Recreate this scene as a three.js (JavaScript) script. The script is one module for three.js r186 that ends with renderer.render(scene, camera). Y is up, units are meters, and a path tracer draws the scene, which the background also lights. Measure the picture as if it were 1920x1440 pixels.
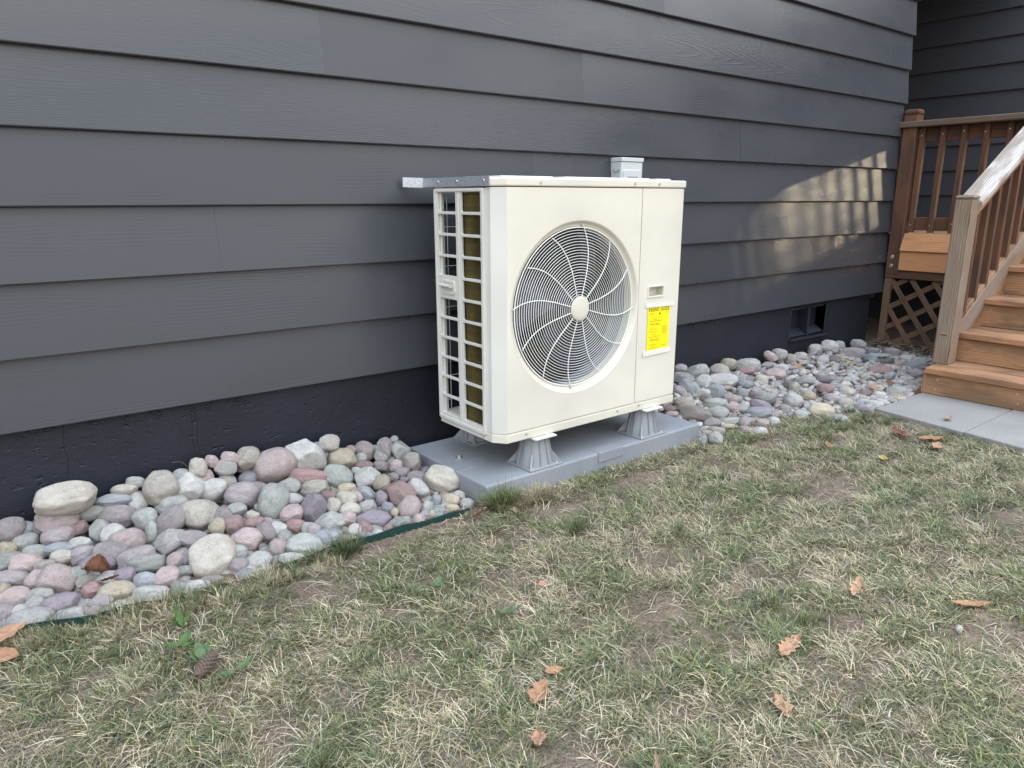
import * as THREE from 'three';
import { mergeGeometries } from 'three/addons/utils/BufferGeometryUtils.js';
import { ImprovedNoise } from 'three/addons/math/ImprovedNoise.js';

// ---------------------------------------------------------------- camera, sky, sun, exposure
const scene = new THREE.Scene();
const camera = new THREE.PerspectiveCamera(56.2, 4 / 3, 0.05, 400);
camera.position.set(0, 1.0946, 2.5345);
camera.up.set(Math.cos(0.9099) * 0.249 + 0.0017, 0.9685, -Math.sin(0.9099) * 0.249 + 0.0013);
camera.lookAt(Math.cos(0.9099) * Math.cos(0.2516), 1.0946 - Math.sin(0.2516), 2.5345 - Math.sin(0.9099) * Math.cos(0.2516));

const renderer = new THREE.WebGLRenderer({ antialias: true });
renderer.setSize(1024, 768);
renderer.toneMapping = THREE.LinearToneMapping;
renderer.toneMappingExposure = 2.0;
renderer.shadowMap.enabled = true;
renderer.shadowMap.type = THREE.PCFSoftShadowMap;

const SUN = new THREE.Vector3(0.84, 0.185, 0.515).normalize();
{ // a bright hazy late-afternoon sky: pale at the horizon, soft blue overhead, warmer towards the sun
  const W = 256, H = 128, data = new Float32Array(W * H * 4);
  for (let j = 0; j < H; j++) for (let i = 0; i < W; i++) {
    const up = ((j + 0.5) / H - 0.5) * Math.PI, az = ((i + 0.5) / W - 0.5) * 2 * Math.PI;
    const y = Math.sin(up), c = Math.cos(az) * Math.cos(up) * SUN.x + y * SUN.y + Math.sin(az) * Math.cos(up) * SUN.z;
    const t = Math.pow(Math.max(0, y), 0.55), glow = Math.pow(Math.max(0, c), 6) * 0.5;
    const low = [0.99, 0.96, 0.91], high = [0.80, 0.93, 1.12], warm = [1.0, 0.86, 0.66];
    for (let k = 0; k < 3; k++) data[(j * W + i) * 4 + k] = (y < 0 ? 0.25 : 0.58 + 1.36 * y) * 1.16 * (low[k] * (1 - t) + high[k] * t + glow * warm[k]);
    data[(j * W + i) * 4 + 3] = 1;
  }
  const sky = new THREE.DataTexture(data, W, H, THREE.RGBAFormat, THREE.FloatType);
  sky.mapping = THREE.EquirectangularReflectionMapping; sky.magFilter = THREE.LinearFilter; sky.minFilter = THREE.LinearFilter; sky.needsUpdate = true;
  scene.background = sky; scene.environment = sky;
}
const sun = new THREE.DirectionalLight(new THREE.Color(1, 0.82, 0.52), 4.6);
sun.position.copy(SUN).multiplyScalar(30); sun.target.position.set(3, 0, 0.8);
sun.castShadow = true; sun.shadow.radius = 8; sun.shadow.mapSize.set(4096, 4096);
Object.assign(sun.shadow.camera, { left: -9, right: 9, top: 9, bottom: -9, near: 1, far: 60 });
scene.add(sun, sun.target);

// ---------------------------------------------------------------- helpers
let seed = 7;
const rnd = () => { seed = (seed + 0x6d2b79f5) | 0; let t = Math.imul(seed ^ (seed >>> 15), 1 | seed); t = (t + Math.imul(t ^ (t >>> 7), 61 | t)) ^ t; return ((t ^ (t >>> 14)) >>> 0) / 4294967296; };
const rr = (a, b) => a + (b - a) * rnd();
const pick = (a) => a[Math.floor(rnd() * a.length)];
const perlin = new ImprovedNoise(), N = (x, y, z = 0) => perlin.noise(x + 37.3, y + 11.7, z + 5.1);
const fbm = (x, y, z = 0, o = 4) => { let s = 0, a = 0.5; for (let i = 0; i < o; i++, a *= 0.5) { s += a * N(x, y, z); x = x * 2.03 + 3; y = y * 2.03 + 1; z = z * 2.03 + 7; } return s; };
const clamp = (x, a = 0, b = 1) => Math.min(b, Math.max(a, x)), mix = (a, b, t) => a + (b - a) * t, smooth = (x, a, b) => { const t = clamp((x - a) / (b - a)); return t * t * (3 - 2 * t); };
const interp = (x, xs, ys) => { if (x <= xs[0]) return ys[0]; for (let i = 1; i < xs.length; i++) if (x <= xs[i]) return mix(ys[i - 1], ys[i], (x - xs[i - 1]) / (xs[i] - xs[i - 1])); return ys[ys.length - 1]; };
const used = {};
const numbered = (n) => { const k = used[n] = (used[n] ?? -1) + 1; return k ? n + '_' + String(k).padStart(3, '0') : n; };
const rgb = (r, g, b) => new THREE.Color().setRGB(r, g, b);
const shade = (m) => { m.castShadow = true; m.receiveShadow = true; return m; };

function thing(name, label, category, [x, y, z] = [0, 0, 0], group) {
  const o = new THREE.Group(); o.name = numbered(name); o.position.set(x, y, z); o.userData = { label, category };
  if (group) o.userData.group = group;
  scene.add(o); return o;
}
// a part of a thing: geometries come in world coordinates and are moved to the thing's own axes
function part(name, geo, mat, parent) {
  let g = Array.isArray(geo) ? join(geo) : geo;
  let root = parent; while (root.parent && root.parent !== scene) root = root.parent;
  g.translate(-root.position.x, -root.position.y, -root.position.z);
  const m = shade(new THREE.Mesh(g, mat)); m.name = name; parent.add(m); return m;
}
function single(name, geo, mat, label, category, group) {   // a thing that is one mesh
  const g = Array.isArray(geo) ? join(geo) : geo;
  g.computeBoundingBox(); const c = g.boundingBox.getCenter(new THREE.Vector3()); c.y = g.boundingBox.min.y; g.translate(-c.x, -c.y, -c.z);
  const m = shade(new THREE.Mesh(g, mat)); m.position.copy(c); m.name = numbered(name); m.userData = { label, category }; if (group) m.userData.group = group;
  scene.add(m); return m;
}
function structure(name, geo, mat, kind = 'structure') { const m = shade(new THREE.Mesh(geo, mat)); m.name = numbered(name); m.userData.kind = kind; scene.add(m); return m; }
function join(list) {
  return mergeGeometries(list.map((g) => { const h = g.index ? g.toNonIndexed() : g; for (const k of Object.keys(h.attributes)) if (!['position', 'normal', 'uv'].includes(k)) h.deleteAttribute(k); return h; }));
}
// a profile (list of [a, b], anticlockwise seen from the far end) run along +x for length L; uv in metres, u along the run
function run(profile, L, off = rnd() * 7, cuts = 1) {
  const P = [], Q = [], T = []; let v = off * 1.7;
  const tri = (a, b, c, n, ua, ub, uc) => { P.push(...a, ...b, ...c); for (let i = 0; i < 3; i++) Q.push(...n); T.push(...ua, ...ub, ...uc); };
  for (let i = 0; i < profile.length; i++) {
    const [a0, b0] = profile[i], [a1, b1] = profile[(i + 1) % profile.length], len = Math.hypot(a1 - a0, b1 - b0), n = [0, (b1 - b0) / len, -(a1 - a0) / len];
    for (let k = 0; k < cuts; k++) {
      const x0 = L * k / cuts, x1 = L * (k + 1) / cuts, A = [x0, a0, b0], B = [x1, a0, b0], C = [x1, a1, b1], D = [x0, a1, b1];
      tri(A, C, B, n, [off + x0, v], [off + x1, v + len], [off + x1, v]); tri(A, D, C, n, [off + x0, v], [off + x0, v + len], [off + x1, v + len]);
    }
    v += len;
  }
  const S = THREE.ShapeUtils.triangulateShape(profile.map(([a, b]) => new THREE.Vector2(a, b)), []);
  for (const [i, j, k] of S) {
    const p = [i, j, k].map((q) => profile[q]);
    tri([L, ...p[0]], [L, ...p[1]], [L, ...p[2]], [1, 0, 0], ...p.map(([a, b]) => [off + a, off + b]));
    tri([0, ...p[0]], [0, ...p[2]], [0, ...p[1]], [-1, 0, 0], ...[p[0], p[2], p[1]].map(([a, b]) => [off + a, off + b]));
  }
  const g = new THREE.BufferGeometry();
  g.setAttribute('position', new THREE.Float32BufferAttribute(P, 3)); g.setAttribute('normal', new THREE.Float32BufferAttribute(Q, 3)); g.setAttribute('uv', new THREE.Float32BufferAttribute(T, 2));
  return g;
}
const cham = (w, h, c) => [[-w / 2 + c, -h / 2], [w / 2 - c, -h / 2], [w / 2, -h / 2 + c], [w / 2, h / 2 - c], [w / 2 - c, h / 2], [-w / 2 + c, h / 2], [-w / 2, h / 2 - c], [-w / 2, -h / 2 + c]];
// a chamfered bar from p to q; w is measured along `side`, h across both
function bar(p, q, w, h, side = [0, 0, 1], c = 0.003) {
  const a = new THREE.Vector3(...p), b = new THREE.Vector3(...q), x = b.clone().sub(a), L = x.length(); x.normalize();
  const y = new THREE.Vector3(...side); y.addScaledVector(x, -y.dot(x)).normalize(); const z = x.clone().cross(y);
  const g = run(cham(w, h, Math.min(c, w * 0.3, h * 0.3)), L);
  return g.applyMatrix4(new THREE.Matrix4().makeBasis(x, y, z).setPosition(a));
}
// an axis-aligned box with small chamfers, its long side carrying the grain
function box(x0, x1, y0, y1, z0, z1, c = 0.003) {
  const d = [x1 - x0, y1 - y0, z1 - z0], m = [(x0 + x1) / 2, (y0 + y1) / 2, (z0 + z1) / 2], l = d.indexOf(Math.max(...d));
  if (l === 0) return bar([x0, m[1], m[2]], [x1, m[1], m[2]], d[1], d[2], [0, 1, 0], c);
  if (l === 1) return bar([m[0], y0, m[2]], [m[0], y1, m[2]], d[0], d[2], [1, 0, 0], c);
  return bar([m[0], m[1], z0], [m[0], m[1], z1], d[0], d[1], [1, 0, 0], c);
}
// a plan outline [x, z] raised from y0 to y1, edges bevelled
function slab(outline, y0, y1, bevel = 0.003, holes = []) {
  const s = new THREE.Shape(outline.map(([x, z]) => new THREE.Vector2(x, -z)));
  for (const h of holes) s.holes.push(h);
  const g = new THREE.ExtrudeGeometry(s, { depth: y1 - y0 - 2 * bevel, bevelEnabled: bevel > 0, bevelThickness: bevel, bevelSize: bevel, bevelOffset: -bevel, bevelSegments: 2, curveSegments: 10 });
  return g.rotateX(-Math.PI / 2).translate(0, y0 + bevel, 0);
}
const tubeAlong = (pts, r, seg = 24, rad = 5, closed = false) => new THREE.TubeGeometry(new THREE.CatmullRomCurve3(pts.map((p) => new THREE.Vector3(...p)), closed), seg, r, rad, closed);
const rounded = (x0, y0, x1, y1, r, Type = THREE.Path) => {
  const s = new Type(); s.moveTo(x0 + r, y0); s.lineTo(x1 - r, y0); s.absarc(x1 - r, y0 + r, r, -Math.PI / 2, 0); s.lineTo(x1, y1 - r); s.absarc(x1 - r, y1 - r, r, 0, Math.PI / 2);
  s.lineTo(x0 + r, y1); s.absarc(x0 + r, y1 - r, r, Math.PI / 2, Math.PI); s.lineTo(x0, y0 + r); s.absarc(x0 + r, y0 + r, r, Math.PI, 1.5 * Math.PI); return s;
};
const screwGeo = (x, y, z, axis, r = 0.006) => { const g = new THREE.CylinderGeometry(r * 0.8, r, 0.004, 10); if (axis === 'z') g.rotateX(Math.PI / 2); if (axis === '-x') g.rotateZ(Math.PI / 2); return g.translate(x, y, z); };

// ---------------------------------------------------------------- textures
function tex(W, H, f, srgb, wrap = THREE.MirroredRepeatWrapping) {
  const d = new Uint8Array(W * H * 4), o = [0, 0, 0];
  for (let j = 0; j < H; j++) for (let i = 0; i < W; i++) {
    f(i / W, j / H, o); const k = (j * W + i) * 4;
    for (let c = 0; c < 3; c++) d[k + c] = clamp(o[c]) * 255;
    d[k + 3] = 255;
  }
  const t = new THREE.DataTexture(d, W, H); t.wrapS = t.wrapT = wrap; t.magFilter = THREE.LinearFilter; t.minFilter = THREE.LinearMipmapLinearFilter; t.generateMipmaps = true;
  if (srgb) t.colorSpace = THREE.SRGBColorSpace; t.needsUpdate = true; return t;
}
const rep = (t, u, v) => { t.repeat.set(u, v); return t; };
// painted cedar: grain lines that stand proud, knots, nail dimples; 2.4 m by 0.6 m
const grainHeight = (u, v) => {
  const x = u * 2.4, y = v * 0.6;
  const warp = 0.055 * fbm(x * 1.1, y * 3, 2, 3), flat = Math.abs(fbm(x * 0.9, y * 2.2, 9, 2));
  const rings = Math.sin((y + warp) * 520 + 9 * fbm(x * 2, y * 9, 4, 2));
  const strength = 0.25 + 0.9 * smooth(fbm(x * 1.4, y * 5, 17, 3), -0.05, 0.35);
  const fine = N(x * 9, y * 420, 3) * 0.5 + N(x * 20, y * 900, 8) * 0.3;
  return 0.5 + 0.07 * strength * strength * rings + 0.14 * fine + 0.15 * fbm(x * 2, y * 6, 33, 2) - 0.1 * flat;
};
const dents = []; for (let i = 0; i < 34; i++) dents.push([rnd(), rnd(), rr(0.0025, 0.006), rnd() < 0.45]);
const T = {};
T.siding = rep(tex(2048, 512, (u, v, o) => {
  let h = grainHeight(u, v);
  for (const [a, b, r, ring] of dents) { const d = Math.hypot((u - a) * 2.4, (v - b) * 0.6); if (d < r * 2.2) h += ring ? 0.4 * Math.exp(-(((d - r) / (r * 0.25)) ** 2)) : -0.35 * Math.exp(-((d / (r * 0.5)) ** 2)); }
  o[0] = o[1] = o[2] = h;
}), 1 / 2.4, 1 / 0.6);
T.sidingGrain = rep(tex(2048, 512, (u, v, o) => {
  const x = u * 2.4, y = v * 0.6, mid = 0.3 + 0.08 * fbm(x * 0.8, 3, 5, 2), a = (y - mid) * 9, cath = a * a * 3 - x * 1.6 + 0.5 * fbm(x * 1.2, y * 4, 6, 3);
  const ring = Math.abs(((cath * 4.2) % 1 + 1) % 1 - 0.5) * 2, s = smooth(fbm(x * 1.5, y * 4, 27, 3), -0.15, 0.2);
  o[0] = o[1] = o[2] = 0.55 + s * 0.32 * (Math.pow(ring, 4) - 0.3) + 0.16 * N(x * 12, y * 480, 3) + 0.1 * fbm(x * 2, y * 6, 33, 2);
}), 1 / 2.4, 1 / 0.6);
T.sidingRough = rep(tex(512, 256, (u, v, o) => { const q = fbm(u * 6, v * 5, 3, 4); o[0] = o[1] = o[2] = 0.5 + 0.35 * q; }), 1 / 3.1, 1 / 0.9);
T.foundation = rep(tex(1024, 512, (u, v, o) => {
  const x = u * 2, y = v; let h = 0.6 + 0.12 * fbm(x * 7, y * 7, 1, 3) + 0.2 * fbm(x * 40, y * 40, 2, 3) + 0.1 * N(x * 160, y * 160, 2);
  const pit = fbm(x * 34, y * 50, 6, 3); if (pit > 0.24) h -= (pit - 0.24) * 3.2;
  o[0] = o[1] = o[2] = h;
}), 1 / 2, 1);
T.foundationColor = rep(tex(512, 256, (u, v, o) => {
  const s = N(u * 110, v * 55, 4), dust = s > 0.62 ? 0.6 : 0, q = 0.8 + 0.35 * fbm(u * 5, v * 3, 8, 4);
  o[0] = 0.85 * q + dust; o[1] = 0.88 * q + dust; o[2] = q + dust * 0.9;
}, true), 1 / 2, 1);
function wood(a, b, c, k, wear) {   // a: body, b: late wood, c: weathered / stained; sRGB values
  return tex(1024, 256, (u, v, o) => {
    const x = u * 1.2, y = v * 0.3;
    const g = 0.5 + 0.5 * Math.sin((y + 0.02 * fbm(x * 1.3, y * 6, k, 3)) * 480 + 5 * fbm(x * 3, y * 16, k + 3, 2)), f = N(x * 14, y * 700, k) * 0.5 + 0.5;
    const w = smooth(fbm(x * 3, y * 9, k + 9, 4) + 0.25 * (f - 0.5), -0.12, 0.22) * wear, streak = smooth(N(x * 5, y * 180, k + 5), 0.3, 0.75);
    for (let i = 0; i < 3; i++) { let q = mix(a[i], b[i], g * 0.55 + f * 0.35); q = mix(q, c[i], w); o[i] = q * (1 - 0.35 * streak); }
  }, true);
}
const woodScale = (t) => rep(t, 1 / 1.2, 1 / 0.3);
T.darkWood = woodScale(wood([0.46, 0.30, 0.20], [0.29, 0.18, 0.12], [0.27, 0.20, 0.15], 3, 0.7));
T.cedar = woodScale(wood([0.66, 0.505, 0.37], [0.55, 0.40, 0.275], [0.42, 0.32, 0.235], 21, 0.7));
T.cedarNew = woodScale(wood([0.76, 0.58, 0.42], [0.66, 0.47, 0.32], [0.60, 0.43, 0.30], 25, 0.4));
T.greyWood = woodScale(wood([0.60, 0.54, 0.48], [0.45, 0.38, 0.32], [0.50, 0.40, 0.30], 41, 0.45));
T.paleWood = woodScale(wood([0.88, 0.86, 0.84], [0.58, 0.53, 0.49], [0.55, 0.49, 0.44], 61, 0.8));
T.latticeWood = woodScale(wood([0.46, 0.36, 0.27], [0.36, 0.27, 0.20], [0.32, 0.25, 0.19], 81, 0.5));
T.woodBump = woodScale(tex(1024, 256, (u, v, o) => { const x = u * 1.2, y = v * 0.3; let h = 0.6 + 0.3 * N(x * 12, y * 500, 3) + 0.2 * Math.sin((y + 0.02 * fbm(x * 1.3, y * 6, 3, 3)) * 480); const cr = N(x * 2.5, y * 120, 12); if (cr > 0.5) h -= (cr - 0.5) * 2.4; o[0] = o[1] = o[2] = h; }));
T.soil = rep(tex(1024, 1024, (u, v, o) => {
  const q = 0.5 + 0.5 * fbm(u * 9, v * 9, 1, 5), s = N(u * 150, v * 150, 2), r = N(u * 330, v * 330, 6), l = 0.30 + 0.26 * q + 0.09 * s + 0.08 * r;
  o[0] = l * 1.16; o[1] = l * 1.02; o[2] = l * 0.9;
}, true), 0.9, 0.9);
T.soilBump = rep(tex(1024, 1024, (u, v, o) => { o[0] = o[1] = o[2] = 0.5 + 0.35 * fbm(u * 14, v * 14, 3, 4) + 0.22 * N(u * 140, v * 140, 2) + 0.16 * N(u * 300, v * 300, 1); }), 0.9, 0.9);
T.concrete = rep(tex(1024, 512, (u, v, o) => { const q = 0.5 + 0.5 * fbm(u * 8, v * 4, 1, 5), s = N(u * 260, v * 130, 4), l = 0.58 + 0.14 * q + 0.06 * s; o[0] = l * 1.0; o[1] = l * 0.985; o[2] = l * 0.97; }, true), 1, 2);
T.pad = rep(tex(512, 512, (u, v, o) => { const q = 0.5 + 0.5 * fbm(u * 6, v * 6, 5, 4), l = 0.62 + 0.12 * q + 0.03 * N(u * 200, v * 200, 2); o[0] = l * 0.95; o[1] = l * 0.98; o[2] = l * 1.03; }, true), 1, 1);
T.coil = rep(tex(512, 512, (u, v, o) => {
  const fin = 0.75 + 0.25 * Math.sin(v * 512 * 0.9), band = 0.8 + 0.5 * fbm(u * 2, v * 6, 2, 3), tube = Math.abs((u * 6) % 1 - 0.5) < 0.03 ? 1.35 : 1, l = fin * band * tube;
  o[0] = 0.50 * l; o[1] = 0.43 * l; o[2] = 0.20 * l;
}, true), 1 / 0.17, 1 / 0.3);
T.cream = rep(tex(512, 512, (u, v, o) => { const q = 0.95 + 0.09 * fbm(u * 4, v * 4, 2, 4); o[0] = q; o[1] = q; o[2] = q * 0.995; }, true), 0.7, 0.7);
T.zinc = rep(tex(256, 256, (u, v, o) => { const q = 0.72 + 0.35 * fbm(u * 16, v * 16, 7, 2) + 0.1 * N(u * 60, v * 60); o[0] = o[1] = o[2] = q; }), 8, 8);
const stoneMaps = [0, 1, 2, 3].map((k) => tex(512, 256, (u, v, o) => {
  const a = u * 2 * Math.PI, b = (v - 0.5) * Math.PI, x = Math.cos(a) * Math.cos(b), y = Math.sin(b), z = Math.sin(a) * Math.cos(b), s = k * 13;
  let l = 0.86 + 0.3 * fbm(x * 2 + s, y * 2, z * 2, 4);
  const vein = Math.abs(fbm(x * 2.2 + s, y * 3.4 + 4, z * 2.2, 3)), vein2 = Math.abs(fbm(x * 4 + s, y * 2 + 9, z * 4, 2));
  if (k === 1) l += 0.34 * (1 - smooth(vein, 0, 0.03)) + 0.2 * (1 - smooth(vein2, 0, 0.02));
  if (k === 2) l -= 0.42 * smooth(N(x * 16 + s, y * 16, z * 16), 0.32, 0.6);
  if (k === 3) l += 0.05 * Math.sin(y * 16 + 5 * fbm(x * 2, y * 2, z * 2, 2)) + 0.1 * (1 - smooth(vein, 0, 0.02));
  const g = N(x * 26 + s, y * 26, z * 26) * 0.13 + N(x * 60, y * 60 + s, z * 60) * 0.12 + 0.14 * fbm(x * 7, y * 7 + s, z * 7, 2), dust = 0.12 * smooth(fbm(x * 3, y * 3 + s, z * 3 + 5, 3), 0.05, 0.3);
  l += g;
  o[0] = l + dust; o[1] = l * 0.985 + dust; o[2] = l * 0.97 + dust * 0.95;
}));
stoneMaps.forEach((t) => { t.wrapS = THREE.RepeatWrapping; t.wrapT = THREE.ClampToEdgeWrapping; });

// ---------------------------------------------------------------- materials
const std = (o) => new THREE.MeshStandardMaterial(o);
const M = {
  siding: std({ color: rgb(0.051, 0.053, 0.060), roughness: 0.62, roughnessMap: T.sidingRough, bumpMap: T.siding, bumpScale: 0.001 }),
  sidingGrain: std({ color: rgb(0.050, 0.052, 0.059), roughness: 0.60, roughnessMap: T.sidingRough, bumpMap: T.sidingGrain, bumpScale: 0.0012 }),
  sidingDark: std({ color: rgb(0.042, 0.044, 0.050), roughness: 0.66, roughnessMap: T.sidingRough, bumpMap: T.siding, bumpScale: 0.0008 }),
  sidingPanel: std({ color: rgb(0.064, 0.065, 0.071), roughness: 0.6 }),
  foundation: std({ color: rgb(0.021, 0.023, 0.031), map: T.foundationColor, roughness: 0.62, bumpMap: T.foundation, bumpScale: 0.004 }),
  grime: std({ color: rgb(0.016, 0.016, 0.02), roughness: 0.7 }),
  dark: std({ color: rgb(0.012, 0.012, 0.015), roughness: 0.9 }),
  darkWood: std({ map: T.darkWood, roughness: 0.75, bumpMap: T.woodBump, bumpScale: 0.002 }),
  cedar: std({ map: T.cedar, roughness: 0.65, bumpMap: T.woodBump, bumpScale: 0.0012 }),
  greyWood: std({ map: T.greyWood, roughness: 0.85, bumpMap: T.woodBump, bumpScale: 0.003 }),
  paleWood: std({ map: T.paleWood, roughness: 0.8, bumpMap: T.woodBump, bumpScale: 0.003 }),
  latticeWood: std({ map: T.latticeWood, roughness: 0.85, bumpMap: T.woodBump, bumpScale: 0.002 }),
  soil: std({ color: rgb(0.82, 0.78, 0.75), map: T.soil, roughness: 0.98, bumpMap: T.soilBump, bumpScale: 0.014 }),
  concrete: std({ color: rgb(0.66, 0.64, 0.615), map: T.concrete, roughness: 0.9, bumpMap: T.soilBump, bumpScale: 0.002 }),
  joint: std({ color: rgb(0.12, 0.11, 0.10), roughness: 0.95 }),
  pad: std({ color: rgb(0.66, 0.645, 0.615), map: T.pad, roughness: 0.55 }),
  cream: new THREE.MeshPhysicalMaterial({ color: rgb(0.75, 0.703, 0.593), map: T.cream, roughness: 0.42, clearcoat: 0.25, clearcoatRoughness: 0.3 }),
  creamSide: new THREE.MeshPhysicalMaterial({ color: rgb(0.73, 0.715, 0.65), map: T.cream, roughness: 0.45 }),
  wire: std({ color: rgb(0.84, 0.83, 0.77), roughness: 0.4 }),
  plastic: std({ color: rgb(0.27, 0.28, 0.29), roughness: 0.5 }),
  zinc: std({ color: rgb(0.72, 0.75, 0.78), map: T.zinc, metalness: 0.6, roughness: 0.35 }),
  bolt: std({ color: rgb(0.6, 0.6, 0.6), metalness: 0.85, roughness: 0.35 }),
  coil: std({ map: T.coil, roughness: 0.45, metalness: 0.25 }),
  fan: std({ color: rgb(0.018, 0.020, 0.040), roughness: 0.4 }),
  shroud: std({ color: rgb(0.20, 0.22, 0.26), roughness: 0.5 }),
  inside: std({ color: rgb(0.014, 0.015, 0.022), roughness: 0.8 }),
  box: std({ color: rgb(0.50, 0.53, 0.52), roughness: 0.45 }),
  tape: new THREE.MeshPhysicalMaterial({ color: rgb(0.77, 0.73, 0.63), roughness: 0.25 }),
  cedarNew: std({ color: rgb(1.12, 1.02, 0.94), map: T.cedarNew, roughness: 0.6, bumpMap: T.woodBump, bumpScale: 0.001 }),
  railWood: std({ color: rgb(0.5, 0.46, 0.44), map: T.greyWood, roughness: 0.85, bumpMap: T.woodBump, bumpScale: 0.003 }),
  edging: std({ color: rgb(0.007, 0.036, 0.029), roughness: 0.5 }),
  litter: std({ color: rgb(0.12, 0.08, 0.055), roughness: 0.95 }),
};

// ---------------------------------------------------------------- the ground
const edgeZ = (x) => interp(x, [-0.6, -0.041, 0.154, 0.531, 0.821, 1.123, 1.358], [0.40, 0.442, 0.509, 0.556, 0.536, 0.555, 0.548]);
const bedZ = (x) => interp(x, [2.6, 3.0, 3.3, 3.5, 3.73, 4.25, 5.5], [0.57, 0.56, 0.62, 0.71, 0.845, 0.865, 0.865]);
const pathX = (z) => 3.73 - (z - 0.844) * 0.168;
const heapLeft = (x, z) => { const w = interp(x, [-0.5, 0, 0.5, 1.0, 1.4], [0.09, 0.10, 0.13, 0.15, 0.10]), e = edgeZ(x) - 0.04; return 0.02 + (w - 0.02) * clamp((e - z) / e); };
const heapRight = (x, z) => { const w = interp(x, [2.5, 3.15, 4, 4.7, 5.5], [0.15, 0.15, 0.11, 0.095, 0.03]), e = bedZ(x) - 0.02; return 0.015 + (w - 0.015) * clamp((e - z) / e); };
{
  const lawnRise = (x, z) => 0.012 * fbm(x * 3.1, z * 3.1, 4, 3) + 0.004 * fbm(x * 14, z * 14, 8, 2);
  const g = new THREE.PlaneGeometry(7, 6, 210, 180).rotateX(-Math.PI / 2).translate(2, 0, 1.6), p = g.attributes.position, uv = g.attributes.uv;
  for (let i = 0; i < p.count; i++) {
    const x = p.getX(i), z = p.getZ(i), edge = Math.min(1, (x + 1.5) * 2, (5.5 - x) * 2, (4.6 - z) * 2), open = smooth(z, 0.5, 0.75) * clamp(edge);
    p.setY(i, 0.004 + lawnRise(x, z) * open); uv.setXY(i, x, z);
  }
  g.computeVertexNormals(); structure('soil', g, M.soil);
  const far = new THREE.PlaneGeometry(300, 300, 1, 1).rotateX(-Math.PI / 2).translate(0, -0.03, 0), fu = far.attributes.uv;
  for (let i = 0; i < fu.count; i++) fu.setXY(i, fu.getX(i) * 300, fu.getY(i) * 300);
  structure('ground', far, M.soil);
}
const lawnY = (x, z) => 0.004 + (0.012 * fbm(x * 3.1, z * 3.1, 4, 3) + 0.004 * fbm(x * 14, z * 14, 8, 2)) * smooth(z, 0.5, 0.75);
{ // concrete path in front of the stairs, one slab behind the other
  const path = new THREE.Group(); path.name = 'path'; path.userData.kind = 'structure'; scene.add(path);
  const zs = [0.85, 1.302, 1.76, 2.22, 2.7, 3.2];
  for (let i = 0; i < 5; i++) {
    const a = zs[i], b = zs[i + 1] - 0.005;
    const g = slab([[pathX(a), a], [4.4, a], [4.4, b], [pathX(b), b]], -0.06, 0.028 + 0.003 * (i % 2), 0.005); const uv = g.attributes.uv, p = g.attributes.position;
    for (let k = 0; k < uv.count; k++) uv.setXY(k, p.getX(k) * 0.5, p.getZ(k) * 0.5);
    const m = shade(new THREE.Mesh(g, M.concrete)); m.name = 'paving_slab'; path.add(m);
  }
}

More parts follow.
